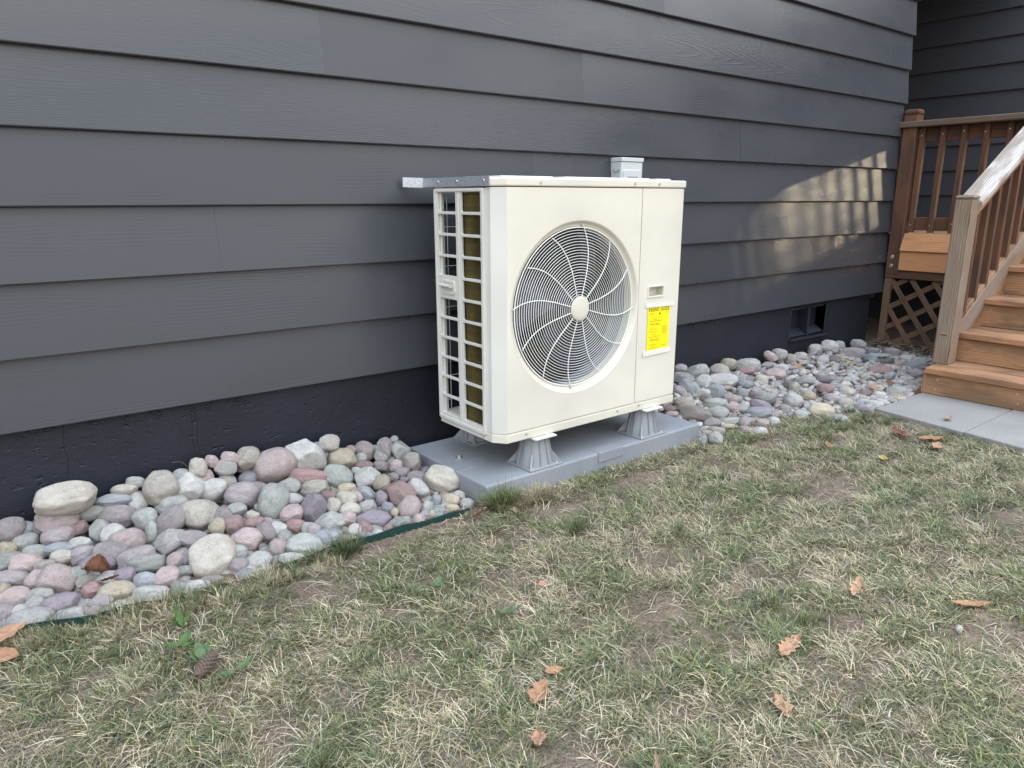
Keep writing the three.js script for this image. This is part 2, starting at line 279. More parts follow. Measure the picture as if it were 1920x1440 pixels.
// ---------------------------------------------------------------- the house wall
const REVEAL = 0.2194, LOW = 0.4177;
function sidingPlank(x0, x1, k) {   // one lap board: its butt at z = 0, its top tucked under the next board
  const y = LOW + k * REVEAL, dz = rr(-0.0015, 0.0015), prof = [[y, -0.018 + dz], [y + 0.246, -0.031], [y + 0.246, -0.024], [y + 0.004, 0 + dz], [y + 0.0012, -0.0012 + dz], [y, -0.004 + dz]];
  return run(prof, x1 - x0, rr(0, 5), 1).translate(x0, 0, 0);
}
const wall = thing('house_wall', 'long dark grey lap sided house wall behind the heat pump', 'wall', [2, 0, 0]);
{
  const joints = { 0: [2.9], 1: [1.9, 4.025], 2: [0.73, 3.0], 3: [2.1, 4.45], 4: [-0.6, 3.595], 5: [1.145, 2.386], 6: [0.2, 4.88], 7: [2.9], 8: [1.3, 4.1], 9: [3.2], 10: [0.4, 4.6], 11: [2.2], 12: [3.7] };
  for (let k = 0; k < 13; k++) {
    const xs = [-3, ...joints[k], 5.49 + 0.004 * Math.sin(k * 2.3)];
    for (let i = 0; i + 1 < xs.length; i++) part('siding_board', sidingPlank(xs[i] + (i ? 0.0005 : 0), xs[i + 1], k), [[5, 0], [5, 1], [4, 1], [3, 2], [1, 2], [6, 1], [2, 1]].some(([a, b]) => a === k && b === i) && !(k === 5 && i === 1) && k !== 2 ? M.sidingGrain : (k * 3 + i * 2) % 4 === 1 ? M.sidingDark : M.siding, wall);
  }
  part('upper_wall', box(-3, 5.48, 3.25, 4.6, -0.06, -0.02), M.sidingPanel, wall);
  part('wall_core', [box(-3, 5.44, 0.38, 4.6, -0.2, -0.045), box(5.40, 5.46, 0.44, 4.6, -3, -0.2)], M.sidingPanel, wall);
  const s = new THREE.Shape(); s.moveTo(-3, -0.2); s.lineTo(5.35, -0.2); s.lineTo(5.35, 0.43); s.lineTo(-3, 0.43);
  s.holes.push(new THREE.Path([[4.31, 0.197], [4.31, 0.398], [4.735, 0.398], [4.735, 0.190]].map(([x, y]) => new THREE.Vector2(x, y))));
  const f = part('foundation', new THREE.ExtrudeGeometry(s, { depth: 0.2, bevelEnabled: false }).translate(0, 0, -0.23), M.foundation, wall);
  // hairline cracks: thin raised ridges of old filler where the pours meet
  for (const x of [0.585, 0.60, 0.19]) {
    const pts = []; for (let i = 0; i <= 10; i++) pts.push([x + 0.004 * Math.sin(i * 1.9 + x * 40) + (x < 0.3 ? 0.02 * i / 10 : 0), 0.02 + i * 0.04, -0.0297]);
    part('crack_filler', tubeAlong(pts, 0.0010, 40, 4), M.foundation, f);
  }
  // crumbs of old sealant under the lowest board
  const crumbs = []; for (let i = 0; i < 60; i++) { const x = i < 26 ? rr(-0.2, 0.75) : i < 44 ? rr(3.0, 3.6) : rr(0.75, 5.2), g = new THREE.IcosahedronGeometry(rr(0.003, 0.009), 1); g.scale(rr(1, 2.6), rr(0.5, 1), 0.7); crumbs.push(g.translate(x, rr(0.385, 0.414), -0.028)); }
  part('sealant', crumbs, M.grime, f).userData.kind = 'stuff';
  const v = part('vent', [box(4.300, 4.31, 0.185, 0.41, -0.14, -0.026), box(4.735, 4.747, 0.18, 0.41, -0.14, -0.026), box(4.31, 4.735, 0.392, 0.402, -0.14, -0.026)], M.foundation, wall);
  part('sill', [bar([4.30, 0.186, -0.03], [4.75, 0.180, -0.03], 0.014, 0.05, [0, 1, 0], 0.004)], M.foundation, v);
  part('divider', box(4.51, 4.528, 0.195, 0.395, -0.13, -0.022), M.foundation, v);
  for (const [a, b] of [[4.312, 4.509], [4.529, 4.733]]) part('sloped_floor', bar([a, 0.222, -0.064], [b, 0.222, -0.064], 0.008, 0.075, [0, 0.85, 0.52], 0.002), M.foundation, v);
  part('backing', box(4.29, 4.76, 0.16, 0.42, -0.115, -0.098), M.foundation, v);
}
const wing = thing('house_wall', 'dark grey lap sided wall facing left behind the deck railing', 'wall', [7.45, 0, -1]);
{
  for (let k = 0; k < 13; k++) {
    const xs = [0, k % 3 === 1 ? 2.2 : k % 3 === 2 ? 3.1 : 1.7, 4.0];
    for (let i = 0; i < 2; i++) part('siding_board', sidingPlank(xs[i] + (i ? 0.0015 : 0), xs[i + 1], k).translate(0, 0.045, 0).applyMatrix4(new THREE.Matrix4().makeRotationY(-Math.PI / 2)).translate(7.45, 0, -3), M.siding, wing);
  }
  part('wall_core', [box(7.5, 7.7, -0.1, 4.6, -3, 1.0), box(7.47, 7.5, -0.1, 0.46, -3, 1.0), box(7.46, 7.5, 3.3, 4.6, -3, 1.0)], M.sidingPanel, wing);
  part('back_wall', box(5.46, 7.5, -0.1, 4.6, -3.2, -3.0), M.sidingPanel, wing);
  part('added_shade_ceiling', box(5.46, 7.46, 3.02, 3.12, -3.0, -0.05), M.sidingPanel, wing);  // unseen ceiling, added to keep the recess behind the deck dark
}
{ // added unseen blocker for the low sun; its slats thin the light on the house
  const g = thing('added_sun_blocker', 'unseen slatted wall added at right to block and thin the low sun', 'wall', [8.3, 0, 5]);
  part('panel', box(8.2, 8.35, 0, 3.6, 2.95, 5.72), M.sidingPanel, g);
  part('blocker_lintel', box(8.2, 8.35, 1.60, 3.6, 5.7205, 9), M.sidingPanel, g);
  part('beam', box(8.2, 8.35, 2.16, 3.6, -2.5, 2.9495), M.sidingPanel, g);
  for (let i = 0; i < 18; i++) part('slat', box(8.2, 8.22, 0.02 + i * 0.12, 0.121 + i * 0.12, 1.0, 2.9495), M.sidingPanel, g);
  part('blocker_cap', box(8.15, 8.4, 3.6, 3.68, -2.5, 9.02), M.sidingPanel, g);
}

// ---------------------------------------------------------------- the heat pump
const X0 = 1.503, X1 = 2.475, Z0 = 0.128, ZF = 0.5255, YB = 0.213, YT = 1.135, FX = 1.888, FY = 0.688;
const pump = thing('heat_pump', 'cream outdoor heat pump unit with round fan guard and yellow label', 'heat pump', [1.985, 0.2, 0.33]);
const planOutline = (e) => [[X0 - e, Z0 - e], [X1 + e, Z0 - e], [X1 + e, ZF + e], [X0 + 0.036 - e * 0.4, ZF + e], [X0 - e, ZF - 0.045 + e * 0.4]];
{
  // base pan with its lip
  part('base_pan', [slab(planOutline(0), YB, YB + 0.034, 0.003), slab(planOutline(-0.006), YB + 0.03, YB + 0.05, 0.001)], M.cream, pump);
  // front panel with the round recess
  const s = rounded(X0 + 0.038, YB + 0.038, 2.2205, YT, 0.003, THREE.Shape), hole = new THREE.Path(); hole.absarc(FX, FY, 0.330, 0, Math.PI * 2, true); s.holes.push(hole);
  const front = part('front_panel', new THREE.ExtrudeGeometry(s, { depth: 0.010, bevelEnabled: true, bevelThickness: 0.002, bevelSize: 0.002, bevelOffset: -0.002, bevelSegments: 2, curveSegments: 96 }).translate(0, 0, ZF - 0.012), M.cream, pump);
  const prof = [[0.333, 0.0005], [0.3295, 0.0004], [0.326, -0.002], [0.3235, -0.007], [0.321, -0.013], [0.316, -0.0165], [0.309, -0.0175], [0.3055, -0.021], [0.3045, -0.028], [0.303, -0.048]].map(([a, b]) => new THREE.Vector2(a, b));
  part('shroud', new THREE.LatheGeometry([[0.303, -0.0482], [0.304, -0.09], [0.312, -0.13]].map(([a, b]) => new THREE.Vector2(a, b)), 64).rotateX(Math.PI / 2).translate(FX, FY, ZF), M.shroud, front);
  part('orifice_ring', new THREE.LatheGeometry(prof, 96).rotateX(Math.PI / 2).translate(FX, FY, ZF), M.cream, front);
  // service panel on the right, with handle recess and label
  const s2 = rounded(2.2235, YB + 0.038, X1 - 0.001, YT, 0.003, THREE.Shape); s2.holes.push(rounded(2.281, 0.7, 2.372, 0.740, 0.003));
  const serv = part('service_panel', new THREE.ExtrudeGeometry(s2, { depth: 0.010, bevelEnabled: true, bevelThickness: 0.002, bevelSize: 0.002, bevelOffset: -0.002, bevelSegments: 2, curveSegments: 6 }).translate(0, 0, ZF - 0.012), M.cream, pump);
  part('panel_side', box(X1 - 0.008, X1, YB + 0.04, YT, Z0, ZF - 0.0125), M.cream, pump);
  const cup = [box(2.279, 2.374, 0.698, 0.742, ZF - 0.04, ZF - 0.035, 0.001), box(2.279, 2.374, 0.7405, 0.744, ZF - 0.036, ZF - 0.002, 0.001), box(2.279, 2.374, 0.696, 0.6995, ZF - 0.036, ZF - 0.002, 0.001), box(2.2775, 2.2805, 0.698, 0.742, ZF - 0.036, ZF - 0.002, 0.001), box(2.3725, 2.3755, 0.698, 0.742, ZF - 0.036, ZF - 0.002, 0.001)];
  part('handle_recess', cup, M.cream, serv);
  const rim = rounded(2.276, 0.695, 2.377, 0.745, 0.004, THREE.Shape); rim.holes.push(rounded(2.2815, 0.7005, 2.3715, 0.7395, 0.003));
  part('handle_rim', new THREE.ExtrudeGeometry(rim, { depth: 0.002, bevelEnabled: true, bevelThickness: 0.0008, bevelSize: 0.0008, bevelSegments: 1 }).translate(0, 0, ZF + 0.0006), M.creamSide, serv);
  // yellow energy label
  const c = document.createElement('canvas'); c.width = 384; c.height = 512; const k = c.getContext('2d');
  k.fillStyle = '#f8e408'; k.fillRect(0, 0, 384, 512); k.fillStyle = '#1a1a14'; k.textAlign = 'center';
  k.font = 'bold 66px sans-serif'; k.save(); k.translate(192, 56); k.scale(0.74, 1); k.fillText('ENERGY', -118, 0); k.fillText('GUIDE', 146, 0); k.restore();
  k.fillRect(206, 30, 5, 60); k.beginPath(); k.moveTo(190, 80); k.lineTo(228, 80); k.lineTo(209, 104); k.fill();
  const lines = (x, y, w, n, h = 7) => { for (let i = 0; i < n; i++) k.fillRect(x, y + i * h, w * (0.72 + 0.28 * ((i * 37 + x) % 10) / 10), 2); };
  k.globalAlpha = 0.75; lines(24, 76, 90, 3); lines(310, 70, 60, 3); k.fillRect(24, 122, 212, 2); k.fillRect(236, 122, 2, 380);
  k.font = 'bold 17px sans-serif'; k.fillText('Cooling', 132, 152); k.fillText('Efficiency Rating (SEER2)', 132, 174); k.fillText('Heating', 122, 332); k.fillText('Efficiency Rating (HSPF2)', 126, 354); k.globalAlpha = 0.92;
  k.font = 'bold 40px sans-serif'; k.fillText('17.0-18.2', 132, 218); k.fillText('13.0-13.2', 126, 398); k.globalAlpha = 0.7;
  k.beginPath(); k.moveTo(70, 232); k.lineTo(62, 246); k.lineTo(78, 246); k.fill(); k.beginPath(); k.moveTo(112, 410); k.lineTo(104, 424); k.lineTo(120, 424); k.fill();
  k.fillRect(40, 254, 184, 2); lines(40, 262, 180, 2); lines(34, 284, 190, 3); k.fillRect(40, 434, 184, 2); lines(40, 442, 170, 2); lines(50, 470, 170, 3); lines(256, 230, 110, 14); lines(256, 450, 116, 3);
  k.globalAlpha = 1;
  const t = new THREE.CanvasTexture(c); t.colorSpace = THREE.SRGBColorSpace;
  const paper = (x0, y0, x1, y1, sag, z) => { const g = new THREE.PlaneGeometry(x1 - x0, y1 - y0, 6, 8).translate((x0 + x1) / 2, (y0 + y1) / 2, 0), p = g.attributes.position; for (let i = 0; i < p.count; i++) p.setXYZ(i, p.getX(i), p.getY(i) + sag * (p.getX(i) - x0), z + 0.0012 * Math.sin((p.getY(i) - y0) * 40) * Math.sin((p.getX(i) - x0) * 30) ** 2); g.computeVertexNormals(); return g; };
  const labelMesh = part('energy_label', paper(2.281, 0.467, 2.419, 0.657, -0.02, ZF + 0.0022), std({ map: t, roughness: 0.45 }), serv); labelMesh.userData.label = 'yellow printed energy label taped at top and bottom';
  part('tape_strip', paper(2.266, 0.6545, 2.446, 0.673, -0.02, ZF + 0.0042), M.tape, serv);
  part('tape_strip', paper(2.258, 0.447, 2.434, 0.470, 0.02, ZF + 0.0042), M.tape, serv);
  // chamfered corner panel and the grille on the left side
  part('corner_panel', slab([[X0 + 0.002, ZF - 0.078], [X0 + 0.001, ZF - 0.046], [X0 + 0.0365, ZF - 0.0005], [X0 + 0.046, ZF - 0.003], [X0 + 0.008, ZF - 0.05], [X0 + 0.008, ZF - 0.078]], YB + 0.036, YT, 0.0015), M.creamSide, pump);
  const gs = rounded(-0.449, YB + 0.022, -0.131, YT - 0.002, 0.006, THREE.Shape), h = 0.0679, pitch = 0.0789;
  for (let i = 0; i < 11; i++) { const y1 = 1.119 - i * pitch, y0 = y1 - h; if (i !== 4) gs.holes.push(rounded(-0.273, y0, -0.153, y1, 0.006)); gs.holes.push(rounded(-0.429, y0, -0.310, y1, 0.006)); }
  const grille = part('side_grille', new THREE.ExtrudeGeometry(gs, { depth: 0.006, bevelEnabled: true, bevelThickness: 0.002, bevelSize: 0.002, bevelOffset: -0.002, bevelSegments: 2, curveSegments: 4 }).rotateY(Math.PI / 2).translate(X0 - 0.004, 0, 0).applyMatrix4(new THREE.Matrix4().makeScale(1, 1, 1)), M.creamSide, pump);
  const rimS = rounded(-0.447, YB + 0.024, -0.133, YT - 0.004, 0.008, THREE.Shape); rimS.holes.push(rounded(-0.440, YB + 0.034, -0.141, YT - 0.012, 0.008));
  part('grille_rim', new THREE.ExtrudeGeometry(rimS, { depth: 0.003, bevelEnabled: true, bevelThickness: 0.0015, bevelSize: 0.0015, bevelSegments: 2 }).rotateY(Math.PI / 2).translate(X0 - 0.0085, 0, 0), M.creamSide, grille);
  part('centre_rib', box(X0 - 0.0075, X0, YB + 0.034, YT - 0.012, 0.287, 0.297, 0.002), M.creamSide, grille);
  const hs = rounded(-0.262, 0.745, -0.168, 0.796, 0.012, THREE.Shape); hs.holes.push(rounded(-0.254, 0.752, -0.176, 0.789, 0.008));
  const hd = part('handle', [new THREE.ExtrudeGeometry(hs, { depth: 0.004, bevelEnabled: true, bevelThickness: 0.0015, bevelSize: 0.0015, bevelSegments: 2 }).rotateY(Math.PI / 2).translate(X0 - 0.009, 0, 0)], M.creamSide, grille);
  part('grip', bar([X0 - 0.014, 0.776, 0.172], [X0 - 0.014, 0.774, 0.248], 0.010, 0.024, [0.25, 0.97, 0], 0.003), M.creamSide, hd);
  part('skirt', [box(X0 - 0.002, X0 + 0.004, YB + 0.002, YB + 0.02, Z0 + 0.01, 0.445, 0.002), tubeAlong([[X0 - 0.002, YB + 0.016, 0.15], [X0 - 0.002, YB + 0.016, 0.42]], 0.002, 4, 6)], M.creamSide, grille);
  // rear post, rods and the coil seen through the openings
  part('rear_post', [box(X0 + 0.004, X0 + 0.010, YB + 0.03, YT, Z0, 0.163, 0.001), box(X0 + 0.01, X0 + 0.03, YB + 0.03, YT, Z0, Z0 + 0.006, 0.001), box(X0 + 0.012, X0 + 0.02, YB + 0.03, YT, 0.150, 0.158, 0.001)], M.creamSide, pump);
  const rods = []; for (let i = 0; i < 9; i++) rods.push(box(X0 + 0.047 + i * 0.085, X0 + 0.050 + i * 0.085, YB + 0.03, YT, Z0 + 0.003, Z0 + 0.006, 0.0008));
  for (const y of [0.30, 0.40, 0.55, 0.68, 0.84, 0.99]) rods.push(box(X0 + 0.02, X1 - 0.2, y, y + 0.003, Z0 + 0.006, Z0 + 0.009, 0.0008));
  part('rear_guard', rods, M.wire, pump);
  part('coil', [box(X0 + 0.008, X0 + 0.030, YB + 0.04, YT - 0.005, 0.283, ZF - 0.075, 0.0005), box(X0 + 0.03, 2.22, YB + 0.04, YT - 0.005, 0.272, 0.294, 0.0005)], M.coil, pump);
  part('dark_interior_panel', [box(X0 + 0.035, 2.215, YB + 0.04, YT - 0.005, 0.297, 0.302, 0.0005), box(2.21, 2.216, YB + 0.04, YT - 0.005, 0.302, ZF - 0.02, 0.0005), box(X0 + 0.032, X0 + 0.036, YB + 0.04, YT - 0.005, 0.302, ZF - 0.06, 0.0005)], M.inside, pump);  // near-black panels added to stand in for the shade inside the casing
  part('rear_panel', box(2.22, X1 - 0.008, YB + 0.04, YT, Z0, Z0 + 0.004, 0.001), M.cream, pump);
  // fan: hub and three broad swept blades
  const fan = part('fan', new THREE.CylinderGeometry(0.062, 0.066, 0.07, 32).rotateX(Math.PI / 2).translate(FX, FY, 0.445), M.fan, pump);
  for (let b = 0; b < 3; b++) {
    const P = [], I = [], nu = 14, nv = 14;
    for (let s = 0; s < 2; s++) for (let i = 0; i <= nu; i++) for (let j = 0; j <= nv; j++) {
      const t = i / nu, q = j / nv, r = 0.055 + 0.233 * t, sweep = 0.55 * t * t, half = (0.45 + 0.12 * Math.sin(t * 3.1)) * (1 - 0.25 * t * t * Math.abs(2 * q - 1)), a = b * 2.0944 + 0.55 + sweep + (q - 0.5) * 2 * half;
      P.push(FX + r * Math.cos(a), FY + r * Math.sin(a), 0.425 + (q - 0.5) * 0.085 + 0.012 * Math.sin(q * 3.14) + s * 0.004);
    }
    const n = (nu + 1) * (nv + 1);
    for (let s = 0; s < 2; s++) for (let i = 0; i < nu; i++) for (let j = 0; j < nv; j++) { const a = s * n + i * (nv + 1) + j, c2 = a + nv + 1; if (s) I.push(a, c2, a + 1, a + 1, c2, c2 + 1); else I.push(a, a + 1, c2, a + 1, c2 + 1, c2); }
    const g = new THREE.BufferGeometry(); g.setAttribute('position', new THREE.Float32BufferAttribute(P, 3)); g.setIndex(I); g.computeVertexNormals();
    part('blade', g, M.fan, fan);
  }
  // wire guard: rings and twelve curved spokes round a plain disc
  const dome = (r) => ZF - 0.0145 + 0.016 * Math.cos(r / 0.30 * 1.5), rings = [];
  for (let i = 0; i < 25; i++) { const r = 0.052 + i * 0.0105; rings.push(new THREE.TorusGeometry(r, i === 24 ? 0.0024 : 0.00125, 5, 72).translate(FX, FY, dome(r))); }
  const guard = part('fan_guard', rings, M.wire, pump);
  for (let i = 0; i < 12; i++) {
    const end = (90 + i * 30 - 4) * Math.PI / 180, pts = [], last = i % 3 === 0 ? 0.314 : 0.299;
    for (let j = 0; j <= 10; j++) { const q = j / 10, r = 0.045 + (last - 0.045) * q, a = end - (9 + 13 * q - 22 * q * q) * Math.PI / 180; pts.push([FX + r * Math.cos(a), FY + r * Math.sin(a), dome(Math.min(r, 0.3)) + 0.003]); }
    part('spoke', tubeAlong(pts, 0.0019, 26, 5), M.wire, guard);
    if (i % 3 === 0) { const p = pts[10]; part('screw', screwGeo(p[0], p[1], ZF - 0.0145, 'z', 0.007), M.bolt, guard); }
  }
  part('centre_disc', new THREE.LatheGeometry([[0, 0.004], [0.030, 0.0035], [0.044, 0.0015], [0.0475, -0.002], [0.0475, -0.005], [0, -0.005]].map(([a, b]) => new THREE.Vector2(a, b)), 48).rotateX(Math.PI / 2).translate(FX, FY, ZF + 0.009), std({ color: rgb(0.74, 0.68, 0.56), roughness: 0.5, bumpMap: T.soilBump, bumpScale: 0.003 }), guard);
  // lid
  const lid = part('lid', slab(planOutline(0.004), YT + 0.003, 1.167, 0.005), M.cream, pump);
  for (const [a, b, c2, d] of [[1.56, 1.80, 0.16, 0.47], [1.84, 2.30, 0.16, 0.49], [2.35, 2.44, 0.18, 0.48]]) part('raised_panel', slab([[a, c2], [b, c2], [b, d], [a, d]], 1.164, 1.1745, 0.004), M.creamSide, lid);
  for (const x of [1.69, 2.17, 2.312]) part('screw', screwGeo(x, 1.152, ZF + 0.005, 'z', 0.0065), M.bolt, lid);
  for (const [x, y] of [[1.628, YB + 0.022], [2.12, YB + 0.022], [2.25, YB + 0.024]]) part('screw', screwGeo(x, y, ZF + 0.001, 'z', 0.0055), M.bolt, pump);
  part('screw', screwGeo(X0 - 0.003, YB + 0.012, 0.43, '-x', 0.005), M.bolt, pump);
  // feet plates
  for (const x of [1.712, 2.330]) for (const z of [[0.45, 0.548], [Z0 - 0.02, 0.20]]) part('mounting_foot', [slab([[x - 0.058, z[0]], [x + 0.058, z[0]], [x + 0.052, z[1]], [x - 0.052, z[1]]], 0.2045, 0.2115, 0.002), screwGeo(x + 0.022, 0.2135, z[1] - 0.02, 'y', 0.009), screwGeo(x - 0.02, 0.2125, z[1] - 0.012, 'y', 0.005)], M.creamSide, pump);
  // galvanised strap along the lid, bent out at the wall
  const strap = part('mounting_strap', [box(X0 - 0.0085, X0 - 0.0065, 1.139, 1.172, 0.055, 0.488, 0.0006), bar([X0 - 0.008, 1.1555, 0.056], [X0 - 0.075, 1.158, 0.018], 0.036, 0.002, [0, 1, 0], 0.0006)], M.zinc, pump);
  for (const z of [0.455, 0.29, 0.165]) part('screw', screwGeo(X0 - 0.0095, 1.157, z, '-x', 0.006), M.bolt, strap);
}
// stands under the unit
const feetText = { '0,1': 'front left', '1,1': 'front right', '0,0': 'rear left', '1,0': 'rear right' };
for (const i of [0, 1]) for (const j of [1, 0]) {
  const x = i ? 2.330 : 1.712, z = j ? 0.478 : 0.095, stand = thing('riser_foot', `grey plastic riser under the ${feetText[i + ',' + j]} corner of the heat pump`, 'riser', [x, 0.085, z], 'grey risers carrying the heat pump');
  part('base_plate', slab([[x - 0.082, z - 0.074], [x + 0.082, z - 0.074], [x + 0.082, z + 0.074], [x - 0.082, z + 0.074]], 0.085, 0.093, 0.0025), M.plastic, stand);
  const tower = new THREE.CylinderGeometry(0.050, 0.074, 0.111, 20, 1).scale(1, 1, 0.86).translate(x, 0.1485, z); part('tower', tower, M.plastic, stand);
  for (let k = 0; k < 12; k++) { const a = k * Math.PI / 6 + 0.26, ca = Math.cos(a), sa = Math.sin(a) * 0.86; part('rib', bar([x + ca * 0.077, 0.093, z + sa * 0.077], [x + ca * 0.052, 0.203, z + sa * 0.052], 0.004, 0.008, [-sa, 0, ca], 0.001), M.plastic, stand); }
  for (const [a, b] of [[1, 1], [-1, 1], [1, -1], [-1, -1]]) {
    const w = new THREE.BufferGeometry(); const p0 = [x + a * 0.078, 0.0935, z + b * 0.070], p1 = [x + a * 0.047, 0.0935, z + b * 0.040], p2 = [x + a * 0.043, 0.150, z + b * 0.038], o = [0.0022 * b, 0, -0.0022 * a], f = (p, s) => [p[0] + s * o[0], p[1], p[2] + s * o[2]];
    const v = [f(p0, 1), f(p1, 1), f(p2, 1), f(p0, -1), f(p1, -1), f(p2, -1)], id = [0, 1, 2, 3, 5, 4, 0, 2, 5, 0, 5, 3, 0, 3, 4, 0, 4, 1, 1, 4, 5, 1, 5, 2];
    w.setAttribute('position', new THREE.Float32BufferAttribute(id.flatMap((q) => v[q]), 3)); w.setAttribute('uv', new THREE.Float32BufferAttribute(new Float32Array(id.length * 2), 2)); w.computeVertexNormals(); part('corner_gusset', w, M.plastic, stand);
    part('screw', screwGeo(x + a * 0.062, 0.095, z + b * 0.06, 'y', 0.005), M.bolt, stand);
  }
  part('cap', slab([[x - 0.046, z - 0.042], [x + 0.046, z - 0.042], [x + 0.046, z + 0.042], [x - 0.046, z + 0.042]], 0.2, 0.2042, 0.0015), M.plastic, stand);
}
{ // pad
  const pad = thing('equipment_pad', 'grey composite pad under the heat pump between the stone beds', 'pad', [2.03, 0, 0.28]);
  const g = slab([[1.418, 0.004], [2.637, 0.004], [2.637, 0.556], [1.418, 0.556]], -0.03, 0.085, 0.007), uv = g.attributes.uv, p = g.attributes.position; for (let i = 0; i < uv.count; i++) uv.setXY(i, p.getX(i), p.getZ(i) + p.getY(i));
  const sl = part('slab', g, M.pad, pad);
  part('edge_tab', slab([[1.985, 0.50], [2.125, 0.50], [2.125, 0.5605], [1.985, 0.5605]], 0.045, 0.0872, 0.002), M.pad, sl);
  part('side_tab', slab([[1.4145, 0.30], [1.5, 0.30], [1.5, 0.37], [1.4145, 0.37]], 0.045, 0.0868, 0.002), M.pad, sl);
  part('recess_plate', slab([[1.468, 0.205], [1.585, 0.205], [1.585, 0.30], [1.468, 0.30]], 0.083, 0.0862, 0.001), M.pad, sl);
  const b = part('anchor_bolt', new THREE.CylinderGeometry(0.0095, 0.0095, 0.014, 6).translate(1.505, 0.0965, 0.252), M.bolt, pad);
  part('washer', new THREE.CylinderGeometry(0.014, 0.014, 0.0028, 20).translate(1.505, 0.0878, 0.252), M.bolt, b);
}
{ // disconnect box on the wall
  const b = thing('disconnect_box', 'small grey electrical disconnect box on the wall above the heat pump', 'electrical box', [2.66, 1.0, 0.02]);
  part('enclosure', box(2.587, 2.731, 1.0, 1.272, -0.02, 0.044, 0.003), M.box, b);
  const cov = part('cover', [box(2.585, 2.733, 0.995, 1.264, 0.0445, 0.054, 0.003)], M.box, b);
  part('hood', slab([[2.583, -0.015], [2.735, -0.015], [2.735, 0.058], [2.583, 0.058]], 1.266, 1.285, 0.003), M.box, b);
  const e = rounded(2.602, 1.06, 2.717, 1.226, 0.008, THREE.Shape); e.holes.push(rounded(2.624, 1.075, 2.695, 1.200, 0.006));
  part('emboss', new THREE.ExtrudeGeometry(e, { depth: 0.003, bevelEnabled: true, bevelThickness: 0.003, bevelSize: 0.004, bevelSegments: 2 }).translate(0, 0, 0.0545), M.box, cov);
  part('latch', box(2.636, 2.682, 1.08, 1.192, 0.0545, 0.064, 0.003), M.box, cov);
  part('wire_seal', tubeAlong([[2.586, 1.232, 0.0], [2.580, 1.221, 0.012], [2.580, 1.218, 0.026], [2.586, 1.228, 0.042]], 0.0014, 16, 4), M.dark, b);
  part('conduit', new THREE.CylinderGeometry(0.016, 0.016, 0.7, 16).translate(2.66, 0.66, 0.02), M.box, b);
}

